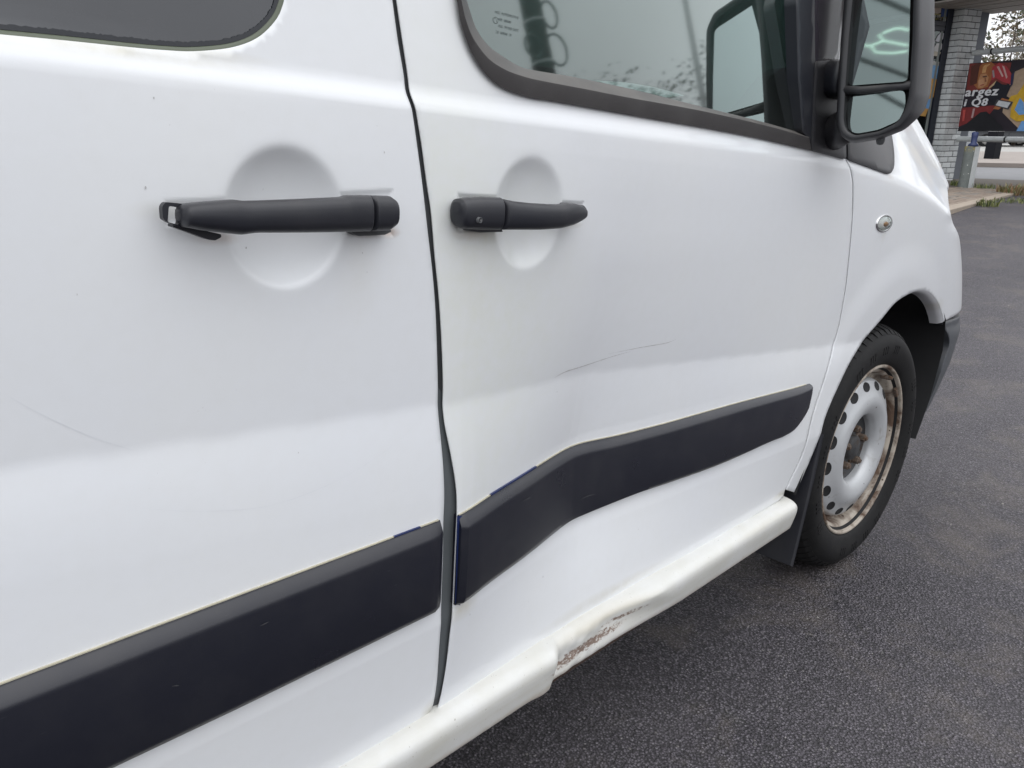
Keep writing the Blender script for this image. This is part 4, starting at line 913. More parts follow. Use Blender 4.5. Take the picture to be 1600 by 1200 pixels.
# --- side repeater lamp
rc = px((1381, 349)); g = MB(); rep = []
Rr = lambda r, d, sx=1.0: [(rc[0] + r * sx * math.cos(q), rc[1] + d, rc[2] + r * 1.0 * math.sin(q)) for q in w_[:-1]]
ra = abs(hits((1393, 349), rc[1])[0] - hits((1370, 349), rc[1])[0]) / 2; rb_ = abs(hits((1381, 336), rc[1])[2] - hits((1381, 362), rc[1])[2]) / 2
def Rr(k, d): return [(rc[0] + ra * k * math.cos(q), rc[1] + d, rc[2] + rb_ * k * math.sin(q)) for q in w_[:-1]]
lampb = MB().loft([Rr(1.05, .002), Rr(1.05, -.0022), Rr(.92, -.003), Rr(.86, -.001), Rr(.5, .006), Rr(.3, .007)], True, cap1=True).build('side_repeater', M['chrome'], wing, fix=True)
MB().loft([Rr(.88, -.0008), Rr(.8, -.0045), Rr(.55, -.008), Rr(.25, -.0095), Rr(.02, -.0098)], True).build('repeater_lens', M['lens'], wing, fix=True)
bl_ = MB(); bl_.loft([[(rc[0] + .3*ra + .32 * ra * math.cos(q) * s, rc[1] + .004 - d, rc[2] - .1*rb_ + .32 * rb_ * math.sin(q) * s) for q in w_[:-1]] for s, d in ((1, 0), (1, .004), (.6, .007), (.05, .008))], True); bl_.build('repeater_bulb', M['amber'], wing, fix=True)

# --- bumper corner
bp = xz([(1474, 505), (1482, 522), (1484, 541), (1473, 574), (1453, 628), (1428, 671)]); bp = [tuple(q) for q in smooth_curve(bp, 24)]
bump_out = bp + [(bp[-1][0] + .03, bp[-1][1] - .01), (3.0, .24), (3.02, .62), (bl[0] + .07, zb - .002), (bl[0] + .002, zb - .004)]
panel('bumper', bump_out, S, M['bumper'], van, .010, [], .03, off=.003, edge=.9)

# --- side sill with its crushed stretch
def sill_dent(x, z):
    k = np.clip((z - .268) / .067, 0, 1)                    # 0 at the lower edge, 1 at the top
    d = (.0060 + .0085 * float(sm(.05, .55, k))) * sm(.768 - .004 * k, .778 + .020 * k, x) * (1 - sm(.93 - .02 * k, 1.16 - .13 * k, x))
    d += .0035 * math.exp(-((x - .93 + .6 * (z - .30)) / .05) ** 2) * math.exp(-((z - .315) / .014) ** 2)
    d -= .0022 * math.exp(-((x - 1.03) / .035) ** 2) * math.exp(-((z - .328) / .007) ** 2) + .0016 * math.exp(-((x - .757) / .016) ** 2) * math.exp(-((z - .32) / .02) ** 2)
    return d
prof = [(.3405, .030), (.3390, .0125), (.3368, .0028), (.3324, -.0053), (.3272, -.0098), (.3205, -.0114), (.3125, -.0110), (.301, -.0090), (.289, -.0062), (.2785, -.0037), (.2715, -.0015), (.2672, .0022), (.2667, .009), (.270, .05)]
xs_ = np.unique(np.r_[np.linspace(-.45, .60, 40), np.linspace(.60, 1.15, 240), np.linspace(1.15, 1.585, 50), [1.592, 1.599, 1.605, 1.609, 1.611]])
loops = []
wz = lambda z: np.interp(z, [.27, .30, .33, .345, .356], [1, 1.1, .85, .45, .05])
for x in xs_:
    e = max(0, x - 1.585); endy = .9 * e + 45 * e * e * 2
    L = []
    for z, y in prof:
        d = float(sill_dent(x, z)); wr = 0
        if .77 < x < 1.0 and z < .34:
            a = math.exp(-((x - .84) / .07) ** 2)
            wr = a * .0009 * math.sin(95 * x + 60 * z) * math.sin(150 * z + 22 * x) + a * .0004 * math.sin(190 * x - 160 * z)
        lift = .0040 * sm(.766, .780, x) * (1 - sm(.90, 1.15, x)) * (1 - sm(.272, .32, z)) - .004 * math.exp(-((x - .755) / .02) ** 2) * (z < .29)
        k = sm(.40, .0, 0)
        L.append((x + .15 * max(0, e) * (z - .30) * 0, y + d + wr + endy * (1 if y < .02 else .2), z + lift - 0.25 * e * (1 if z > .33 else -1)))
    loops.append(L)
# extra subdivision of the section
loops2 = [[tuple(q) for q in smooth_curve(L, 37)] for L in loops]
# sill paint: dirt, rusty lower edge, scraped rust at the dent
t = NT('white_paint_sill'); co = t.coord(); s3 = t.sep(co)
col = t.mix(t.ramp(t.noise(9, 5, .6, co), [(.35, 0.0), (.75, 1.0)]), (.69, .69, .67), (.60, .59, .53))
st2 = t.n('ShaderNodeTexNoise'); st2.inputs['Scale'].default_value = 26; st2.inputs['Detail'].default_value = 6; t.l(t.map(co, sc=(.12, 1, 3)), st2.inputs['Vector'])
col = t.mix(t.ramp(st2.outputs[0], [(.5, 0.0), (.75, .4)]), col, (.56, .53, .44))
edge_ = t.math('MULTIPLY', t.ramp(s3[2], [(.262, 1.0), (.283, 0.0)]), t.ramp(t.noise(40, 5, .65, co), [(.3, .15), (.7, 1.0)]))
col = t.mix(t.math('MULTIPLY', edge_, .75), col, (.34, .19, .09))
scr = t.n('ShaderNodeTexNoise'); scr.inputs['Scale'].default_value = 260; scr.inputs['Detail'].default_value = 5; scr.inputs['Roughness'].default_value = .7
t.l(t.map(co, rot=(0, .10, 0), sc=(.45, .3, 1.0)), scr.inputs['Vector'])
band = t.math('ADD', t.blob(co, (.862, .0, .2985), (.120, .08, .0110), .7), t.math('MULTIPLY', t.blob(co, (.955, .0, .3125), (.070, .08, .0055), .7), .75), None, True)
band = t.math('ADD', band, t.math('MULTIPLY', t.blob(co, (.80, .0, .292), (.03, .08, .010), .8), .5), None, True)
k = t.ramp(t.math('ADD', scr.outputs[0], t.math('MULTIPLY', band, .20)), [(.585, 0.0), (.66, 1.0)])
k = t.math('MULTIPLY', k, t.ramp(band, [(.05, 0.0), (.3, 1.0)]))
col = t.mix(t.math('MULTIPLY', t.ramp(band, [(0.0, 0.0), (.6, .35)]), t.ramp(t.noise(70, 5, .7, co), [(.35, 0.0), (.65, 1.0)])), col, (.50, .42, .33))
col = t.mix(k, col, t.mix(t.noise(300, 2, .5, co), (.16, .105, .08), (.31, .245, .205)))
crk = t.math('MULTIPLY', t.blob(co, (.84, .02, .280), (.10, .08, .015), .6), t.ramp(t.noise(300, 4, .7, t.map(co, sc=(.5, 1, 1.6)), 1.2), [(.60, 0.0), (.66, .8)]))
col = t.mix(crk, col, (.30, .28, .24))
wash = t.blob(co, (.90, .01, .328), (.16, .08, .012), .9)
col = t.mix(t.math('MULTIPLY', wash, .45), col, (.52, .47, .36))
chip = t.ramp(t.noise(300, 1, .5, co), [(.76, 0.0), (.78, 1.0)]); col = t.mix(t.math('MULTIPLY', chip, .6), col, (.2, .16, .12))
nb = t.bump(t.noise(140, 5, .65, co), .10, .002)
t.bsdf(col, .38, 0, .45, nb, .2, .2); M['sill'] = t.m
sill = MB().loft(loops2, closed=False, cap1=False).build('side_sill', M['sill'], van, fix=False)
bm = bmesh.new(); bm.from_mesh(sill.data); bm.faces.ensure_lookup_table()
if sum(f.normal.y for f in bm.faces) > 0: bmesh.ops.reverse_faces(bm, faces=bm.faces)
bm.to_mesh(sill.data); bm.free()
MB().box((.58, .40, .285), (2.06, .66, .05)).build('underbody', M['black'], van, False)
MB().box((.58, .018, .2635), (2.02, .012, .0045)).build('sill_flange', simple('rusty_flange', (.045, .026, .019), .8, 0, .5, 60), van, False)

# --- side strips
def strip(name, top, bot, surf, parent, x0, x1, n, tip=None, mat=None):
    T = np.array(sorted(top)); B = np.array(sorted(bot)); xs = np.linspace(x0, x1, n); loops = []
    pr = [(0, .006), (0, -.0025), (.008, -.0045), (.095, -.0128), (.115, -.0138), (.14, -.0143), (.5, -.0150), (.9, -.0140), (.965, -.0115), (1, -.006), (1, .006)]
    for x in xs:
        zt, zb_ = np.interp(x, T[:, 0], T[:, 1]), np.interp(x, B[:, 0], B[:, 1]); L = []
        e0, e1 = np.clip((x - x0) / .006, 0, 1), np.clip((x1 - x) / .012, 0, 1); ee = .55 + .45 * min(math.sqrt(max(e0, 0)), math.sqrt(max(e1, 0)))
        for u, y in pr:
            z = zt + (zb_ - zt) * u; L.append((x, float(surf(x, z)) + (y * ee if y < 0 else y), z))
        loops.append(L)
    m = MB().loft(loops, closed=True, cap0=True, cap1=True).build(name, mat or M['trim'], parent, fix=True); autosmooth(m, 40); return m
offS = -.007
st_t = xz([(0, 1077), (345, 946.5), (690, 816)], S, offS); st_b = xz([(181, 1198), (368, 1109.5), (533, 1029), (688, 953)], S, offS)
fT, fB = np.polyfit([q[0] for q in st_t], [q[1] for q in st_t], 1), np.polyfit([q[0] for q in st_b], [q[1] for q in st_b], 1)
xe = px((690, 880), S, offS)[0]
st_t = [(-.45, np.polyval(fT, -.45))] + st_t; st_b = [(-.45, np.polyval(fB, -.45))] + st_b
strip('side_strip', st_t, st_b, S, sd, -.45, xe, 90)
ft = xz([(722,808),(766,780),(820,746),(864,718),(896,700),(960,684),(1040,664),(1160,630),(1264,602)], Sd, offS)
fb = xz([(718,946),(760,914),(820,870),(880,822),(920,802),(1000,770),(1120,728),(1200,692),(1220,684),(1240,671),(1256,646),(1266,618)], Sd, offS)
ftc = [tuple(q) for q in smooth_curve(ft, 50)]; fbc = [tuple(q) for q in smooth_curve(fb, 60)]
x0f = ft[0][0] - .001
strip('side_strip', ftc + [(2, ftc[-1][1] - .004)], fbc + [(2, fbc[-1][1])], Sd, fd, x0f, max(ftc[-1][0], fbc[-1][0]) + .001, 160)
def ribbon(name, pts, surf, off, w0, w1, mat, parent):
    P = np.array(pts); g = MB()
    a = np.stack([P[:, 0], surf(P[:, 0], P[:, 1] + w0) + off, P[:, 1] + w0], 1); b = np.stack([P[:, 0], surf(P[:, 0], P[:, 1] + w1) + off, P[:, 1] + w1], 1)
    return g.loft([b + np.array([0, -off, 0]), b, a, a + np.array([0, -off, 0])], closed=False).build(name, mat, parent, False)
ribbon('adhesive_line', [(x, np.polyval(fT, x)) for x in np.linspace(-.45, xe - .002, 60)], S, -.002, -.002, .0011, M['adhesive'], sd)
ribbon('adhesive_line', resample(ftc, n=80), Sd, -.002, -.002, .0011, M['adhesive'], fd)
ribbon('blue_tape', [(x, np.polyval(fT, x)) for x in np.linspace(.475, .512, 12)], S, -.0026, -.003, .0012, M['blue_tape'], sd)
tq = [q for q in resample(ftc, n=200) if .632 < q[0] < .75]
ribbon('blue_tape', tq, Sd, -.0028, -.003, .0018, M['blue_tape'], fd)
# tape hanging out behind the rear end of the front strip
e_ = pxs([(714, 806), (723.5, 806), (722, 870), (719, 946), (711, 943), (713, 880)], Sd, -.004)
g = MB().add([tuple(q) for q in e_] , [(0, 5, 4, 3, 2, 1)]); g.build('blue_tape', M['blue_tape'], fd, False)

# --- what shows in the gap between the doors
def gap_sheet(name, za, zb2, dep, mat, x_l=-.006, x_r=.035, n=60):
    glx = np.array(sorted([(q[1], q[0]) for q in glc])); frx = np.array(sorted([(q[1], q[0]) for q in frc])); g = MB(); A = []; B = []; C = []
    for z in np.linspace(za, zb2, n):
        a, b = np.interp(z, glx[:, 0], glx[:, 1]) + x_l, np.interp(z, frx[:, 0], frx[:, 1]) + x_r
        y = float(S(a, z)) + dep; yr = float(Sd(b, z)) + dep; A.append((a, y, z)); B.append(((a + b) / 2, max(y, yr) + .004, z)); C.append((b, yr, z))
    return g.loft([A, B, C], closed=False).build(name, mat, van)
gap_sheet('door_seal', .34, 1.72, .0014, M['rubber_dark'], -.006, .012)
# paler rubber in the lower door gap, with reflected sky put into its grey
glx = np.array(sorted([(q[1], q[0]) for q in glc])); frx = np.array(sorted([(q[1], q[0]) for q in frc])); A = []; B = []; C = []
for z in np.linspace(.352, .775, 80):
    a = np.interp(z, glx[:, 0], glx[:, 1]) - .004; b = np.interp(z, frx[:, 0], frx[:, 1]) + .012; w = (1 - sm(.738, .776, z)) * sm(.345, .36, z)
    b2 = a + (b - a) * max(.15, float(w)); y = float(S(a, z))
    yr = float(Sd(b2, z)); A.append((a, y + .0042, z)); B.append((a * .6 + b2 * .4, (y * .6 + yr * .4) + .0032, z)); C.append((b2, yr + .0044, z))
MB().loft([A, B, C], closed=False).build('door_seal', M['rubber_skylit'], van)
# door shut behind the wing gap
g = MB(); q = np.array(sg); g.loft([np.stack([q[:, 0] + d, S(q[:, 0], q[:, 1]) + .010, q[:, 1]], 1) for d in (-.012, .006)], closed=False); g.build('hinge_gap', M['rubber_dark'], van)
# bottom of the doors, above the sill
g = MB(); g.loft([[(x, y, z) for x in np.linspace(-.45, 1.56, 30)] for y, z in ((.075, .330), (.075, .40))], closed=False); g.build('sill_step', M['rubber_dark'], van)

# --- handles
def outline_fn(pts, y):
    P = np.array([hits(p, y)[[0, 2]] for p in pts]); P = P[np.argsort(P[:, 0])]; return P
def grip(name, top, bot, y0, yfun, depth, mat, parent, x_lo=None, x_hi=None, n=70, k=24, pw=2.8):
    T, B = outline_fn(top, y0), outline_fn(bot, y0); a, b = max(T[0, 0], B[0, 0]), min(T[-1, 0], B[-1, 0])
    a = a if x_lo is None else x_lo; b = b if x_hi is None else x_hi; loops = []
    xs = a + (b - a) * (1 - np.cos(np.linspace(0, math.pi, n))) / 2
    for x in xs:
        zt, zb_ = np.interp(x, T[:, 0], T[:, 1]), np.interp(x, B[:, 0], B[:, 1]); zc, hz = (zt + zb_) / 2, max((zt - zb_) / 2, .0005); yc = yfun((x - a) / (b - a))
        e = min(1, math.sqrt(max(0, min(x - a, b - x)) / .006) + .25) if (x_lo is None or x_hi is None) else 1; L = []
        for j in range(k):
            w = 2 * math.pi * j / k; c, s_ = math.cos(w), math.sin(w)
            L.append((x, yc + depth * e * math.copysign(abs(c) ** (2 / pw), c), zc + hz * math.copysign(abs(s_) ** (2 / pw), s_)))
        loops.append(L)
    return MB().loft(loops, True, True, True).build(name, mat, parent, fix=True)
t1 = [(279,331),(281,325),(286,319.5),(291.5,317.4),(320,314),(358,311),(373.5,312.8),(400,312),(460.6,309.7),(532,307),(537.5,304.6),(563,304.6),(577,305)]
b1 = [(279,333),(280.5,346),(286,354.5),(312,359.7),(348,363.5),(368,365.5),(389,362.2),(460,362),(535,361.8),(577,361.8)]
bow = lambda u: -.023 - .009 * math.sin(math.pi * min(1, max(0, u)))
xs1 = hits((577, 333), -.02)[0]
grip('door_handle', t1, b1, -.022, lambda u: -.017 - .013 * math.sin(math.pi * (u * .85 + .1)), .0125, M['handle'], sd, None, xs1)
grip('handle_cap', [(577,305),(609,306),(616,311),(619.5,318),(621,327)], [(577,361.8),(607,360.5),(617,353),(621,338),(621.2,330)], -.019, lambda u: -.018 + .004 * u, .0125, M['handle'], sd, xs1 + .0006, None)
# base pad below the right end, and the rear loop
def slab_px(name, poly, y, th, mat, parent, hole=None, r=2.0):
    def pts(pl): return np.array([hits(tuple(q), y) for q in round_poly(pl, r)])
    P = pts(poly); g = MB()
    if hole is None:
        top = [(q[0], q[1] - th, q[2]) for q in P]; g.loft([[tuple(q) for q in P], top], True, cap1=True, cap0=True)
    else:
        H = pts(hole); n = 40; P = resample(P, n=n + 1, closed=True); H = resample(H, n=n + 1, closed=True)
        cP, cH = P.mean(0), H.mean(0)
        def roll(Q, c):
            a = np.arctan2(Q[:, 2] - c[2], Q[:, 0] - c[0]); return np.roll(Q, -int(np.argmin(a)), 0)
        if area2(P[:, [0, 2]]) * area2(H[:, [0, 2]]) < 0: H = H[::-1]
        P, H = roll(P, cH), roll(H, cH); d = np.array([0, -th, 0])
        g.loft([P, P + d, H + d, H, P], True)
    return g.build(name, mat, parent, False, fix=True)
slab_px('handle_base', [(538, 352), (594, 352), (600, 360), (590, 365), (548, 367), (538, 362)], .003, .012, M['rubber_dark'], sd)
slab_px('handle_loop', [(248, 322), (253, 315), (290, 318.5), (286, 356), (268, 352), (249.5, 342)], -.012, .006, M['handle'], sd, [(258.5, 321), (276, 323.5), (274, 350.5), (256.5, 346)], 3)
slab_px('handle_tail', [(262, 349), (300, 356), (337, 364.5), (337.5, 369), (328, 374), (318, 373), (285, 361), (262, 353)], -.006, .009, M['handle'], sd)
t2 = [(781,309.7),(798,314),(823,316.7),(850,318.3),(867,318.6),(880,317),(895,317.5),(907,320),(914,324),(917.5,329)]
b2 = [(781,359),(832,358.2),(867,356),(890,351.7),(905,347),(913,343),(917.5,334)]
xs2 = hits((781, 334), -.02)[0]
grip('door_handle', t2, b2, -.020, lambda u: -.019 - .010 * math.sin(math.pi * (u * .9 + .02)) + .010 * u * u, .0115, M['handle'], fd, xs2 + .0006, None)
grip('handle_cap', [(717.2,325),(718.5,316),(722,311),(732,308.7),(753,307.5),(781,308.5)], [(717.2,333),(719,350),(722,356),(727,358.3),(757,359.3),(781,359.2)], -.018, lambda u: -.013 - .006 * u, .0125, M['handle'], fd, None, xs2)
kc = hits((750, 344), -.0295); MB().loft([[(kc[0] + r * math.cos(q), kc[1] + d, kc[2] + r * math.sin(q)) for q in w_[:-1]] for r, d in ((.0030, .006), (.0030, -.0008), (.0025, -.001), (.002, .0005), (.001, .0005))], True, cap1=True).build('lock_cover', M['rubber_dark'], fd, fix=True)
MB().box((kc[0], kc[1] - .0006, kc[2]), (.0012, .0014, .0018)).build('lock_mark', M['chrome'], fd, False)
slab_px('handle_base', [(722, 352), (772, 355), (776, 361), (740, 362), (724, 360)], .000, .010, M['rubber_dark'], fd)
slab_px('handle_base', [(870, 322), (876, 316), (902, 320), (907, 326), (900, 330), (872, 330)], .001, .010, M['rubber_dark'], fd)

# --- scratches and small marks in the paint
def scratch(pts, w, surf, mat, parent, n=50, off=-.0004, name='scratch'):
    P = smooth_curve(xz(pts, surf), n); nx = np.gradient(P, axis=0); nx /= np.linalg.norm(nx, axis=1)[:, None]; n2 = np.stack([-nx[:, 1], nx[:, 0]], 1)
    ww = (w * (.35 + .65 * rng.random(n)) * np.sin(np.linspace(.12, math.pi - .12, n)))[:, None]
    a, b = P + n2 * ww, P - n2 * ww
    return MB().loft([np.stack([q[:, 0], surf(q[:, 0], q[:, 1]) + off, q[:, 1]], 1) for q in (a, b)], closed=False).build(name, mat, parent)
scratch([(866, 590), (885, 580), (905, 574), (925, 567)], .0009, Sd, M['scratch'], fd)
scratch([(872, 585), (915, 571), (960, 556), (985, 549)], .0006, Sd, M['scratch'], fd)
scratch([(950, 553), (1000, 543), (1040, 536), (1056, 530)], .0006, Sd, M['scratch'], fd)
scratch([(0, 612), (70, 650), (150, 685), (230, 710)], .0002, S, M['scratch_light'], sd)
scratch([(190, 788), (260, 797), (340, 798), (420, 790), (500, 763), (570, 726), (630, 682), (672, 635)], .0002, S, M['scratch_light'], sd)
dots = MB()
for p, w in [((600, 238), .0007), ((566, 395), .0006), ((384, 387), .0007), ((227, 293), .0008), ((573, 425), .0005), ((240, 153), .0006), ((466, 707), .0005), ((120, 460), .0005)]:
    q = px(p); dots.add([(q[0] + .7 * w * math.cos(a) * (.6 + .8 * random.random()), float(S(q[0], q[2])) - .0005, q[2] + w * 1.6 * math.sin(a)) for a in np.linspace(0, 6.28, 8)[:-1]], [tuple(range(7))[::-1]])
dots.build('paint_chip', M['scratch'], sd, False)
dots = MB()
for p, w in [((870, 612), .0006), ((848, 901), .0009), ((997, 827), .0007), ((734, 960), .0008), ((790, 870), .0006), ((900, 160), .0004), ((1170, 870), .0006)]:
    q = px(p, Sd); dots.add([(q[0] + .7 * w * math.cos(a), float(Sd(q[0], q[2])) - .0005, q[2] + w * 1.8 * math.sin(a)) for a in np.linspace(0, 6.28, 8)[:-1]], [tuple(range(7))[::-1]])
dots.build('paint_chip', M['scratch'], fd, False)
scratch([(815, 784), (824, 779), (830, 777)], .0006, lambda x, z: Sd(x, z) - .0155, M['strip_scratch'], fd)
scratch([(905, 782), (918, 775), (930, 772)], .0006, lambda x, z: Sd(x, z) - .0155, M['strip_scratch'], fd)
scratch([(406, 978), (414, 974), (420, 971)], .0006, lambda x, z: S(x, z) - .0155, M['strip_scratch'], sd)
scratch([(268, 1072), (275, 1071), (280, 1071)], .0006, lambda x, z: S(x, z) - .0155, M['strip_scratch'], sd)

# --- exterior mirror
XF = 1.40
def mp(L, x): return np.array([hx(p, x) for p in L])
FO = round_poly([(1323,-60),(1319,0),(1313,70),(1309,140),(1306.5,190),(1311,211),(1330,222),(1375,214),(1410,200),(1428,180),(1436,150),(1441,60),(1441,-48),(1425,-70),(1345,-74)], 6, 2)
FB = round_poly([(1330,-60),(1326,0),(1321,70),(1317,140),(1314,190),(1320,212),(1336,222.5),(1377,216.5),(1415,202),(1438,181),(1449,150),(1457,60),(1457,-50),(1440,-72),(1350,-76)], 6, 2)
FI = round_poly([(1338,-46),(1332,0),(1326,60),(1321,130),(1318,188),(1322,204),(1335,212),(1374,205),(1401,192),(1413,174),(1420,150),(1426,60),(1428,-36),(1417,-54),(1352,-58)], 6, 2)
FM = FO * .55 + FI * .45
l0, lB, lM, lI = mp(FO, XF + .012), mp(FB, XF + .075), mp(FM, XF), mp(FI, XF + .005)
cB = lB.mean(0); lC = cB + (lB - cB) * .86 + np.array([.055, 0, 0]); lD = cB + (lB - cB) * .5 + np.array([.085, 0, 0])
lmid = l0 * .5 + lB * .5 + (l0 - l0.mean(0)) * .02
lR = lI + np.array([.014, 0, 0])
mir = MB().loft([lD, lC, lB, lmid, l0, l0 * .6 + lM * .4 + np.array([-.003, 0, 0]), lM, lI], True, cap0=True).build('wing_mirror', M['mirror_shell'], van, fix=False)
bm = bmesh.new(); bm.from_mesh(mir.data); bmesh.ops.recalc_face_normals(bm, faces=bm.faces); bm.to_mesh(mir.data); bm.free()
MB().loft([lI, lR], True, cap1=True).build('mirror_backing', M['black'], mir, False)
dv = mp([(1319, 141), (1345, 141), (1370, 139), (1395, 136), (1424, 133)], XF + .010)
MB().tube(dv, [.0075, .0062, .006, .0062, .0075], 12).build('mirror_divider', M['mirror_shell'], mir)
def mirror_pane(poly, nrm, depth):
    pl = round_poly(poly, 8, 3); c = hx(tuple(np.mean(pl, 0)), XF + depth); n = np.array(nrm, float); n /= np.linalg.norm(n); P = []
    for p in pl:
        q = vdir(tuple(p)); P.append(CL + q * (np.dot(c - CL, n) / np.dot(q, n)))
    P = np.array(P); g = MB().loft([P, P - n * .003], True, cap0=True, cap1=True); return g.build('mirror_glass', M['mirror_glass'], mir, False, fix=True)
mirror_pane([(1344, -44), (1337, 0), (1330, 70), (1325, 134), (1418, 127), (1421, 60), (1423, -36)], (-1, .16, .02), .012)
mirror_pane([(1323, 149), (1414, 141), (1415, 165), (1405, 188), (1372, 203), (1338, 209), (1325, 203)], (-1, .12, .06), .011)
# arm and foot
def ell_loop(c, ry, rz, ax, n=16, pw=3.2):
    o = []
    for j in range(n):
        w = 2 * math.pi * j / n; a, b = math.cos(w), math.sin(w)
        o.append((c[0] + ry * math.copysign(abs(a) ** (2 / pw), a), c[1], c[2] + rz * math.copysign(abs(b) ** (2 / pw), b)))
    return o
a1 = px((1296, 124), S); a2 = hx((1322, 122), XF + .06)
MB().loft([ell_loop(a1 + np.array([.02, .02, 0]), .050, .036, 1), ell_loop(a1 * .5 + a2 * .5 + np.array([.012, 0, 0]), .044, .031, 1), ell_loop(a2, .042, .030, 1)], True, True, True).build('mirror_arm', M['plastic'], mir, fix=True)
f1 = px((1300, 205), S); f2 = hx((1330, 190), XF + .06)
MB().loft([ell_loop(f1 + np.array([.02, .02, -.012]), .06, .030, 1, 16, 2.2), ell_loop(f1 * .6 + f2 * .4 + np.array([.012, 0, 0]), .045, .035, 1, 16, 2.2), ell_loop(f2, .036, .036, 1, 16, 2.2)], True, True, True).build('mirror_foot', M['mirror_shell'], mir, fix=True)
nb_ = hx((1376, 218), XF + .045); MB().loft([[(nb_[0] + r * math.cos(q), nb_[1] + r * math.sin(q), nb_[2] + d) for q in w_[:-1]] for r, d in ((.007, .01), (.007, -.003), (.005, -.008), (.001, -.009))], True, cap1=True).build('mirror_probe', M['rubber_dark'], mir, fix=True)

# --- front wheel
def lathe(prof, n, name, mat, parent, close=False):
    g = MB(); loops = [[(r * math.cos(2*math.pi*j/n), y, r * math.sin(2*math.pi*j/n)) for j in range(n)] for r, y in prof]
    g.loft(loops, True); return g.build(name, mat, parent, fix=True)
STEER = -.06
WR = .333
def make_wheel(loc, steer):
    wh = bpy.data.objects.new('wheel', None); wh.location = loc; wh.rotation_euler = (0, 0, steer); link(wh, van)
    tp = [(.214, .030), (.222, .014), (.2335, .004), (.238, .0025), (.246, -.004), (.262, -.010), (.280, -.013), (.296, -.0115), (.308, -.006), (.318, .003), (.326, .015), (.3305, .028), (WR, .045), (WR, .17), (.3305, .19), (.318, .215), (.28, .232), (.24, .22)]
    tp = [tuple(q) for q in smooth_curve(tp, 60)]
    ty = lathe(tp, 128, 'tyre', M['tyre'], wh)
    # shoulder lugs and grooves of the tread
    g = MB(); nlug = 66
    for j in range(nlug):
        a = 2 * math.pi * j / nlug + random.uniform(-.006, .006); da = 2 * math.pi / nlug * .36
        rows = [(.316, .0035), (.3265, .0135), (.3325, .028), (.3375, .040), (.3375, .064)]; v = []
        for r, y in rows:
            for s_ in (-1, 1):
                w = a + s_ * da + (y - .03) * .9; v.append(((r + .0018) * math.cos(w), y - .0025, (r + .0018) * math.sin(w)))
        for r, y in rows:
            for s_ in (-1, 1):
                w = a + s_ * da + (y - .03) * .9; v.append(((r - .007) * math.cos(w), y + .004, (r - .007) * math.sin(w)))
        f = [(2*i, 2*i+1, 2*i+3, 2*i+2) for i in range(4)] + [(2*i, 2*i+2, 2*i+12, 2*i+10) for i in range(4)] + [(2*i+1, 2*i+11, 2*i+13, 2*i+3) for i in range(4)] + [(0, 10, 11, 1), (8, 9, 19, 18)]
        g.add(v, f)
    for yy_ in (.075, .10, .135, .16):
        for j in range(90):
            a = 2 * math.pi * j / 90; v = []
            for r in (WR - .004, WR + .0045):
                for aa, y in ((a - .028, yy_ - .008), (a + .028, yy_ - .008), (a + .032, yy_ + .008), (a - .024, yy_ + .008)): v.append((r * math.cos(aa), y, r * math.sin(aa)))
            g.add(v, [(4, 5, 6, 7), (0, 1, 5, 4), (1, 2, 6, 5), (2, 3, 7, 6), (3, 0, 4, 7)])
    tr = g.build('tread_block', M['tyre'], wh, False, fix=True); tr['kind'] = 'stuff'
    # moulded ribs and lettering blocks on the sidewall
    g = MB()
    for j in range(24):
        if j % 12 in (3, 4, 9): continue
        a = 2 * math.pi * j / 24; R_ = lambda r, aa, y: (r * math.cos(aa), y, r * math.sin(aa))
        for aa in (a, a + .045, a + .09):
            y0 = -.0128
            g.add([R_(.270, aa, -.0108), R_(.290, aa, -.0124), R_(.290, aa + .022, -.0124), R_(.270, aa + .022, -.0108), R_(.270, aa, -.0132), R_(.290, aa, -.0143), R_(.290, aa + .022, -.0143), R_(.270, aa + .022, -.0132)], [(4, 5, 6, 7), (0, 1, 5, 4), (1, 2, 6, 5), (2, 3, 7, 6), (3, 0, 4, 7)])
    g.build('sidewall_relief', M['tyre'], wh, False, fix=True)['kind'] = 'stuff'
    rp = [(.2355, .008), (.2365, .0035), (.2345, .0005), (.2305, .0002), (.2275, .003), (.2262, .009), (.2245, .014), (.216, .019), (.2115, .025), (.2095, .034), (.2070, .042), (.2035, .0455), (.1995, .047), (.196, .048)]
    lathe([tuple(q) for q in smooth_curve(rp, 60)], 128, 'rim', M['rim_rust'], wh)
    dp = [(.1985, .088), (.1975, .066), (.196, .046), (.1935, .033), (.189, .026), (.182, .0215), (.172, .0172), (.163, .0132), (.154, .0082), (.146, .0045), (.136, .0020), (.126, .0022), (.115, .0055), (.106, .0100), (.0995, .0150), (.0955, .0210), (.0930, .0280), (.0922, .036), (.092, .044), (.092, .060)]
    lathe([tuple(q) for q in smooth_curve(dp, 80)], 128, 'wheel_disc', M['disc_silver'], wh)
    lathe([(.0935, .040), (.088, .044), (.070, .047), (.045, .047), (.036, .042), (.034, .030), (.030, .026), (.001, .025)], 64, 'hub', M['hub'], wh)
    for j in range(5):
        a = 2 * math.pi * j / 5 + .35; c = (.054 * math.cos(a), .054 * math.sin(a)); g = MB()
        for r, ya, yb, n in ((.0135, .048, .040, 16), (.0105, .041, .022, 6), (.0065, .022, .018, 8)):
            g.loft([[(c[0] + r * k * math.cos(2*math.pi*i/n + a), y, c[1] + r * k * math.sin(2*math.pi*i/n + a)) for i in range(n)] for k, y in ((1, ya), (1, yb + .002), (.86, yb))], True, cap1=True)
        g.build('wheel_bolt', M['bolt_rust'], wh, False, fix=True)
    nv = 16
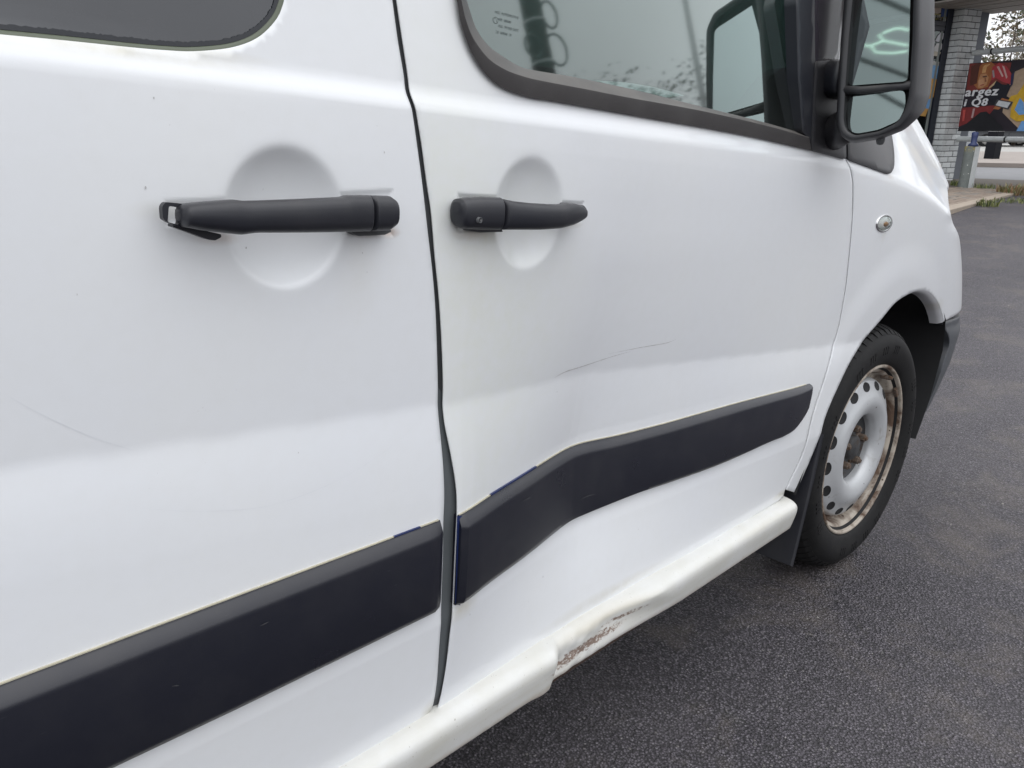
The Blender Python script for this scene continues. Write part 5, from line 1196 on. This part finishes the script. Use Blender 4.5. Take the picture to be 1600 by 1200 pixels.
    for j in range(nv):
        a = 2 * math.pi * j / nv + .1; g = MB(); n = 18
        er, et = np.array([math.cos(a), math.sin(a)]), np.array([-math.sin(a), math.cos(a)])
        def lp(k, dy):
            o = []
            for i in range(n):
                w = 2 * math.pi * i / n; r_ = .1765 + .0108 * k * math.cos(w); q = er * r_ + et * .0165 * k * math.sin(w)
                rr = np.hypot(*q); y = np.interp(rr, [.146, .154, .163, .172, .182, .189, .1935], [.0045, .0082, .0132, .0172, .0215, .026, .033]); o.append((q[0], y + dy, q[1]))
            return o
        g.loft([lp(1.10, .0002), lp(1.06, -.0012), lp(.98, -.0010), lp(.96, -.0008), lp(.1, -.0008)], True, cap1=True, m=0)
        vh = g.build('vent_hole', M['black'], wh, True, fix=True)
    va = math.radians(62); c = np.array([.212 * math.cos(va), .212 * math.sin(va)])
    MB().loft([[(c[0] + r * math.cos(q), y, c[1] + r * math.sin(q)) for q in w_[:-1]] for r, y in ((.007, .03), (.0065, .008), (.005, .004), (.0046, .000), (.001, -.001))], True, cap1=True).build('tyre_valve', M['bolt_rust'], wh, fix=True)
    MB().box((.2195 * math.cos(math.radians(38)), .010, .2195 * math.sin(math.radians(38))), (.010, .008, .03), Matrix.Rotation(-math.radians(38), 3, 'Y')).build('balance_weight', M['bolt_rust'], wh, False)
    return wh
def rusty(name, base, rust, lo, hi, rough=.4, metal=0.0, scale=28, spots=.66):
    t = NT(name); co = t.coord(); f = t.noise(scale, 6, .65, co, .6)
    c = t.mix(t.noise(40, 4, .6, co), tuple(q * .88 for q in base), base)
    k = t.ramp(f, [(lo, 0.0), (hi, 1.0)]); c = t.mix(k, c, t.mix(t.noise(90, 4, .6, co), rust, tuple(q * .35 for q in rust)))
    sp = t.ramp(t.noise(75, 2, .5, co), [(spots, 0.0), (spots + .03, 1.0)]); c = t.mix(sp, c, (.05, .025, .014))
    b = t.bsdf(c, t.math('ADD', t.math('MULTIPLY', k, .35), rough), 0, .5, t.bump(f, .15, .002)); b.inputs['Metallic'].default_value = metal; return t.m
M['rim_rust'] = rusty('rusty_rim', (.42, .37, .31), (.13, .078, .05), .43, .60, .5, 0, 11, .69)
M['disc_silver'] = rusty('silver_wheel', (.50, .51, .52), (.36, .33, .29), .62, .80, .33, .25, 16, .73)
M['hub'] = rusty('dark_hub', (.035, .036, .038), (.06, .04, .026), .5, .7, .6, 0, 40, .7)
M['bolt_rust'] = rusty('rusty_bolt', (.13, .105, .085), (.13, .068, .035), .40, .65, .6, .1, 120, .7)
WC = (2.085, .022, WR)
wheel = make_wheel(WC, STEER)
# arch liner, mud flap, suspension
g = MB(); AL = np.array(resample(archc, n=60)); AL = np.vstack([AL, [[AL[-1, 0] + .035, AL[-1, 1] - .10], [AL[-1, 0] + .0, AL[-1, 1] - .25], [AL[-1, 0] - .07, AL[-1, 1] - .36]]]); dl_ = AL - np.array(ARCH_C); dl_ /= np.linalg.norm(dl_, axis=1)[:, None]
ao = AL + dl_ * .012
g.loft([[(q[0], y, q[1]) for q in ao] for y in (.012, .05, .25, .62)] + [[(ARCH_C[0] + (q[0] - ARCH_C[0]) * .05, .62, ARCH_C[1] + (q[1] - ARCH_C[1]) * .05) for q in ao]], closed=False); g.build('wheel_arch_liner', M['black'], van)
fl = pxs([(1289, 640), (1281, 690)], S, .02)
g = MB(); fx = [1.688, 1.685, 1.675, 1.66, 1.645, 1.635]; fz = [.47, .43, .36, .28, .20, .160]
outl = [[(x, y, z) for x, z in zip(fx, fz)] for y in (-.004, .004, .20, .24)]
g.loft([[(q[0] + .012, q[1] + .004, q[2]) for q in outl[0]]] + outl + [[(q[0] + .012, q[1], q[2]) for q in outl[-1]]], closed=False); g.build('mud_flap', M['handle'], van)
MB().tube([(1.95, .30, .30), (1.60, .34, .26), (1.2, .45, .24)], .03, 10).build('suspension_arm', M['black'], van)

# --- the rest of the body, as far as another viewpoint could show it
Wd = 1.87
far = lambda x, z: Wd - (.08 * np.maximum(0, np.asarray(z) - 1.06) + 0 * np.asarray(x))
def grid_sheet(name, fn, us, vs, mat, parent=van):
    return MB().loft([[fn(u, v) for v in vs] for u in us], closed=False).build(name, mat, parent)
paint_plain = paint_mat('white_paint_body')
panel('far_side', [(-1.5, .30), (1.62, .30), (1.62, 1.08), (1.58, 1.16), (1.15, 1.74), (-1.5, 1.74)], far, paint_plain, van, .08, [[(.55, 1.08), (1.50, 1.08), (1.12, 1.62), (.55, 1.62)]], .02)
panel('far_glass', [(.54, 1.07), (1.51, 1.07), (1.12, 1.63), (.54, 1.63)], lambda x, z: far(x, z) - .01, M['screen_glass'], van, .1, [], .002)
panel('rear_side', [(-1.5, .36), (-.458, .36), (-.458, 1.72), (-1.5, 1.72)], S, paint_plain, van, .03, [], .01)
rfz = lambda y: 1.80 + .06 * math.sin(math.pi * (y - .1) / (Wd - .2))
grid_sheet('roof', lambda x, y: (x, y, rfz(y) - .25 * max(0, x - .95) ** 2), np.linspace(-1.5, 1.25, 20), np.linspace(.10, Wd - .10, 20), paint_plain)
grid_sheet('roof_rail', lambda x, k: (x, .10 + .045 * k * 0 + (.13 - .10) * k - 0.0, 1.80 - .09 * k), np.linspace(-1.5, 1.2, 12), [0, 1], paint_plain)
grid_sheet('tailgate', lambda y, z: (-1.5 - .03 * math.sin(math.pi * y / Wd), y, z), np.linspace(.05, Wd - .05, 10), np.linspace(.4, 1.8, 10), paint_plain)
def bonnet(u, v):
    x = 1.80 + 1.1 * u; ys = float(S(x, 1.26)) + .0; y = ys + (Wd - 2 * ys) * v
    return (x, y, 1.262 - .06 * math.sin(math.pi * v) ** .5 * (1 - u) - .30 * u * u * math.sin(math.pi * v) ** .5)
grid_sheet('bonnet', bonnet, np.linspace(0, 1, 16), np.linspace(0, 1, 24), paint_plain)
def screen(u, v):
    y0, y1 = .06, .16; xb = 1.84 + .26 * math.sin(math.pi * v); xt = 1.24 + .10 * math.sin(math.pi * v)
    return (xb + (xt - xb) * u, (y0 + (y1 - y0) * u) + (Wd - 2 * (y0 + (y1 - y0) * u)) * v, .95 + .83 * u)
grid_sheet('windscreen', screen, np.linspace(0, 1, 10), np.linspace(0, 1, 20), M['screen_glass'])
0 and grid_sheet('front_face', lambda y, z: (2.98 + .08 * math.sin(math.pi * (y - .2) / (Wd - .4)), y, z), np.linspace(.42, Wd - .3, 10), np.linspace(.25, .98, 8), paint_plain)
MB().box((.1, .95, .33), (3.2, 1.7, .06)).build('cabin_floor', M['black'], van, False)
# cabin: dashboard, seats, belt, steering wheel, inner door
g = MB(); g.loft([[(x, y, z) for x, z in ((1.98, 1.18), (1.72, 1.145), (1.50, 1.11), (1.40, 1.05), (1.38, .80), (1.55, .5))] for y in (.10, .5, .95, 1.4, 1.77)], closed=False)
g.build('dashboard', M['dash'], van)
def seat(y):
    g = MB()
    def rr(x, z, w, d, n=20):
        return [(x + d * math.copysign(abs(math.cos(2*math.pi*i/n)) ** .6, math.cos(2*math.pi*i/n)), y + w * math.copysign(abs(math.sin(2*math.pi*i/n)) ** .7, math.sin(2*math.pi*i/n)), z) for i in range(n)]
    g.loft([rr(.75, .62, .24, .26), rr(.76, .74, .25, .27), rr(.76, .78, .22, .24)], True, True, True)
    g.loft([rr(.52, .72, .22, .07), rr(.47, .95, .23, .065), rr(.42, 1.10, .21, .055), rr(.40, 1.17, .15, .045), rr(.395, 1.185, .08, .03)], True, True, True)
    g.loft([rr(.385, 1.20, .10, .035), rr(.37, 1.30, .13, .045), rr(.365, 1.38, .09, .035)], True, True, True)
    return g.build('seat', M['fabric'], van, fix=True)
seat(.46); seat(1.38)
# a rounded pad just inside the sill, and the belt hanging in front of it
hp = px((850, 118), Sg, .10)
g = MB(); g.loft([[(hp[0] + r * math.cos(w) * 1.35, hp[1] + d, hp[2] - .035 + r * math.sin(w)) for w in np.linspace(0, 2 * math.pi, 25)[:-1]] for r, d in ((.02, -.03), (.04, -.025), (.047, 0), (.04, .03))], True, True, True); g.build('seat_shoulder', M['fabric'], van, fix=True)
def at_y(p, y): return hits(p, y)
ic = [hits(q, .05) for q in ((1205, 118), (1222, 106), (1250, 104), (1266, 214), (1150, 182), (1172, 160))]
MB().loft([[tuple(q) for q in ic], [tuple(q + np.array([.01, .03, 0])) for q in ic]], True, True, True).build('inner_corner', M['interior'], van, False, fix=True)
g = MB(); tw = np.linspace(0, 2 * math.pi, 40); cc_ = np.array([1.18, 1.38, 1.02]); ax1, ax2 = np.array([0, 1, 0]), np.array([-.45, 0, .89])
g.tube([cc_ + .185 * (math.cos(w) * ax1 + math.sin(w) * ax2) for w in tw], .014, 10, caps=False); g.tube([cc_ - .18 * ax1, cc_ + .18 * ax1], .018, 8); g.tube([cc_, cc_ - .18 * ax2], .016, 8)
g.build('steering_wheel', M['interior'], van)
panel('door_lining', [(.58, .40), (1.50, .40), (1.50, 1.05), (.58, 1.05)], lambda x, z: .14 + 0 * np.asarray(x) + 0 * np.asarray(z), M['interior'], van, .1, [], .01)
panel('far_lining', [(.3, .40), (1.55, .40), (1.55, 1.07), (.3, 1.07)], lambda x, z: Wd - .07 + 0 * np.asarray(x) + 0 * np.asarray(z), M['interior'], van, .1, [], .01)
MB().box((1.90, .95, .80), (.03, 1.66, .88)).build('firewall', M['interior'], van, False)
MB().box((-.30, .95, 1.05), (.03, 1.6, 1.4)).build('bulkhead', M['interior'], van, False)
grid_sheet('headlining', lambda x, y: (x, y, 1.77), np.linspace(-.3, 1.2, 4), np.linspace(.22, Wd - .22, 4), M['fabric'])
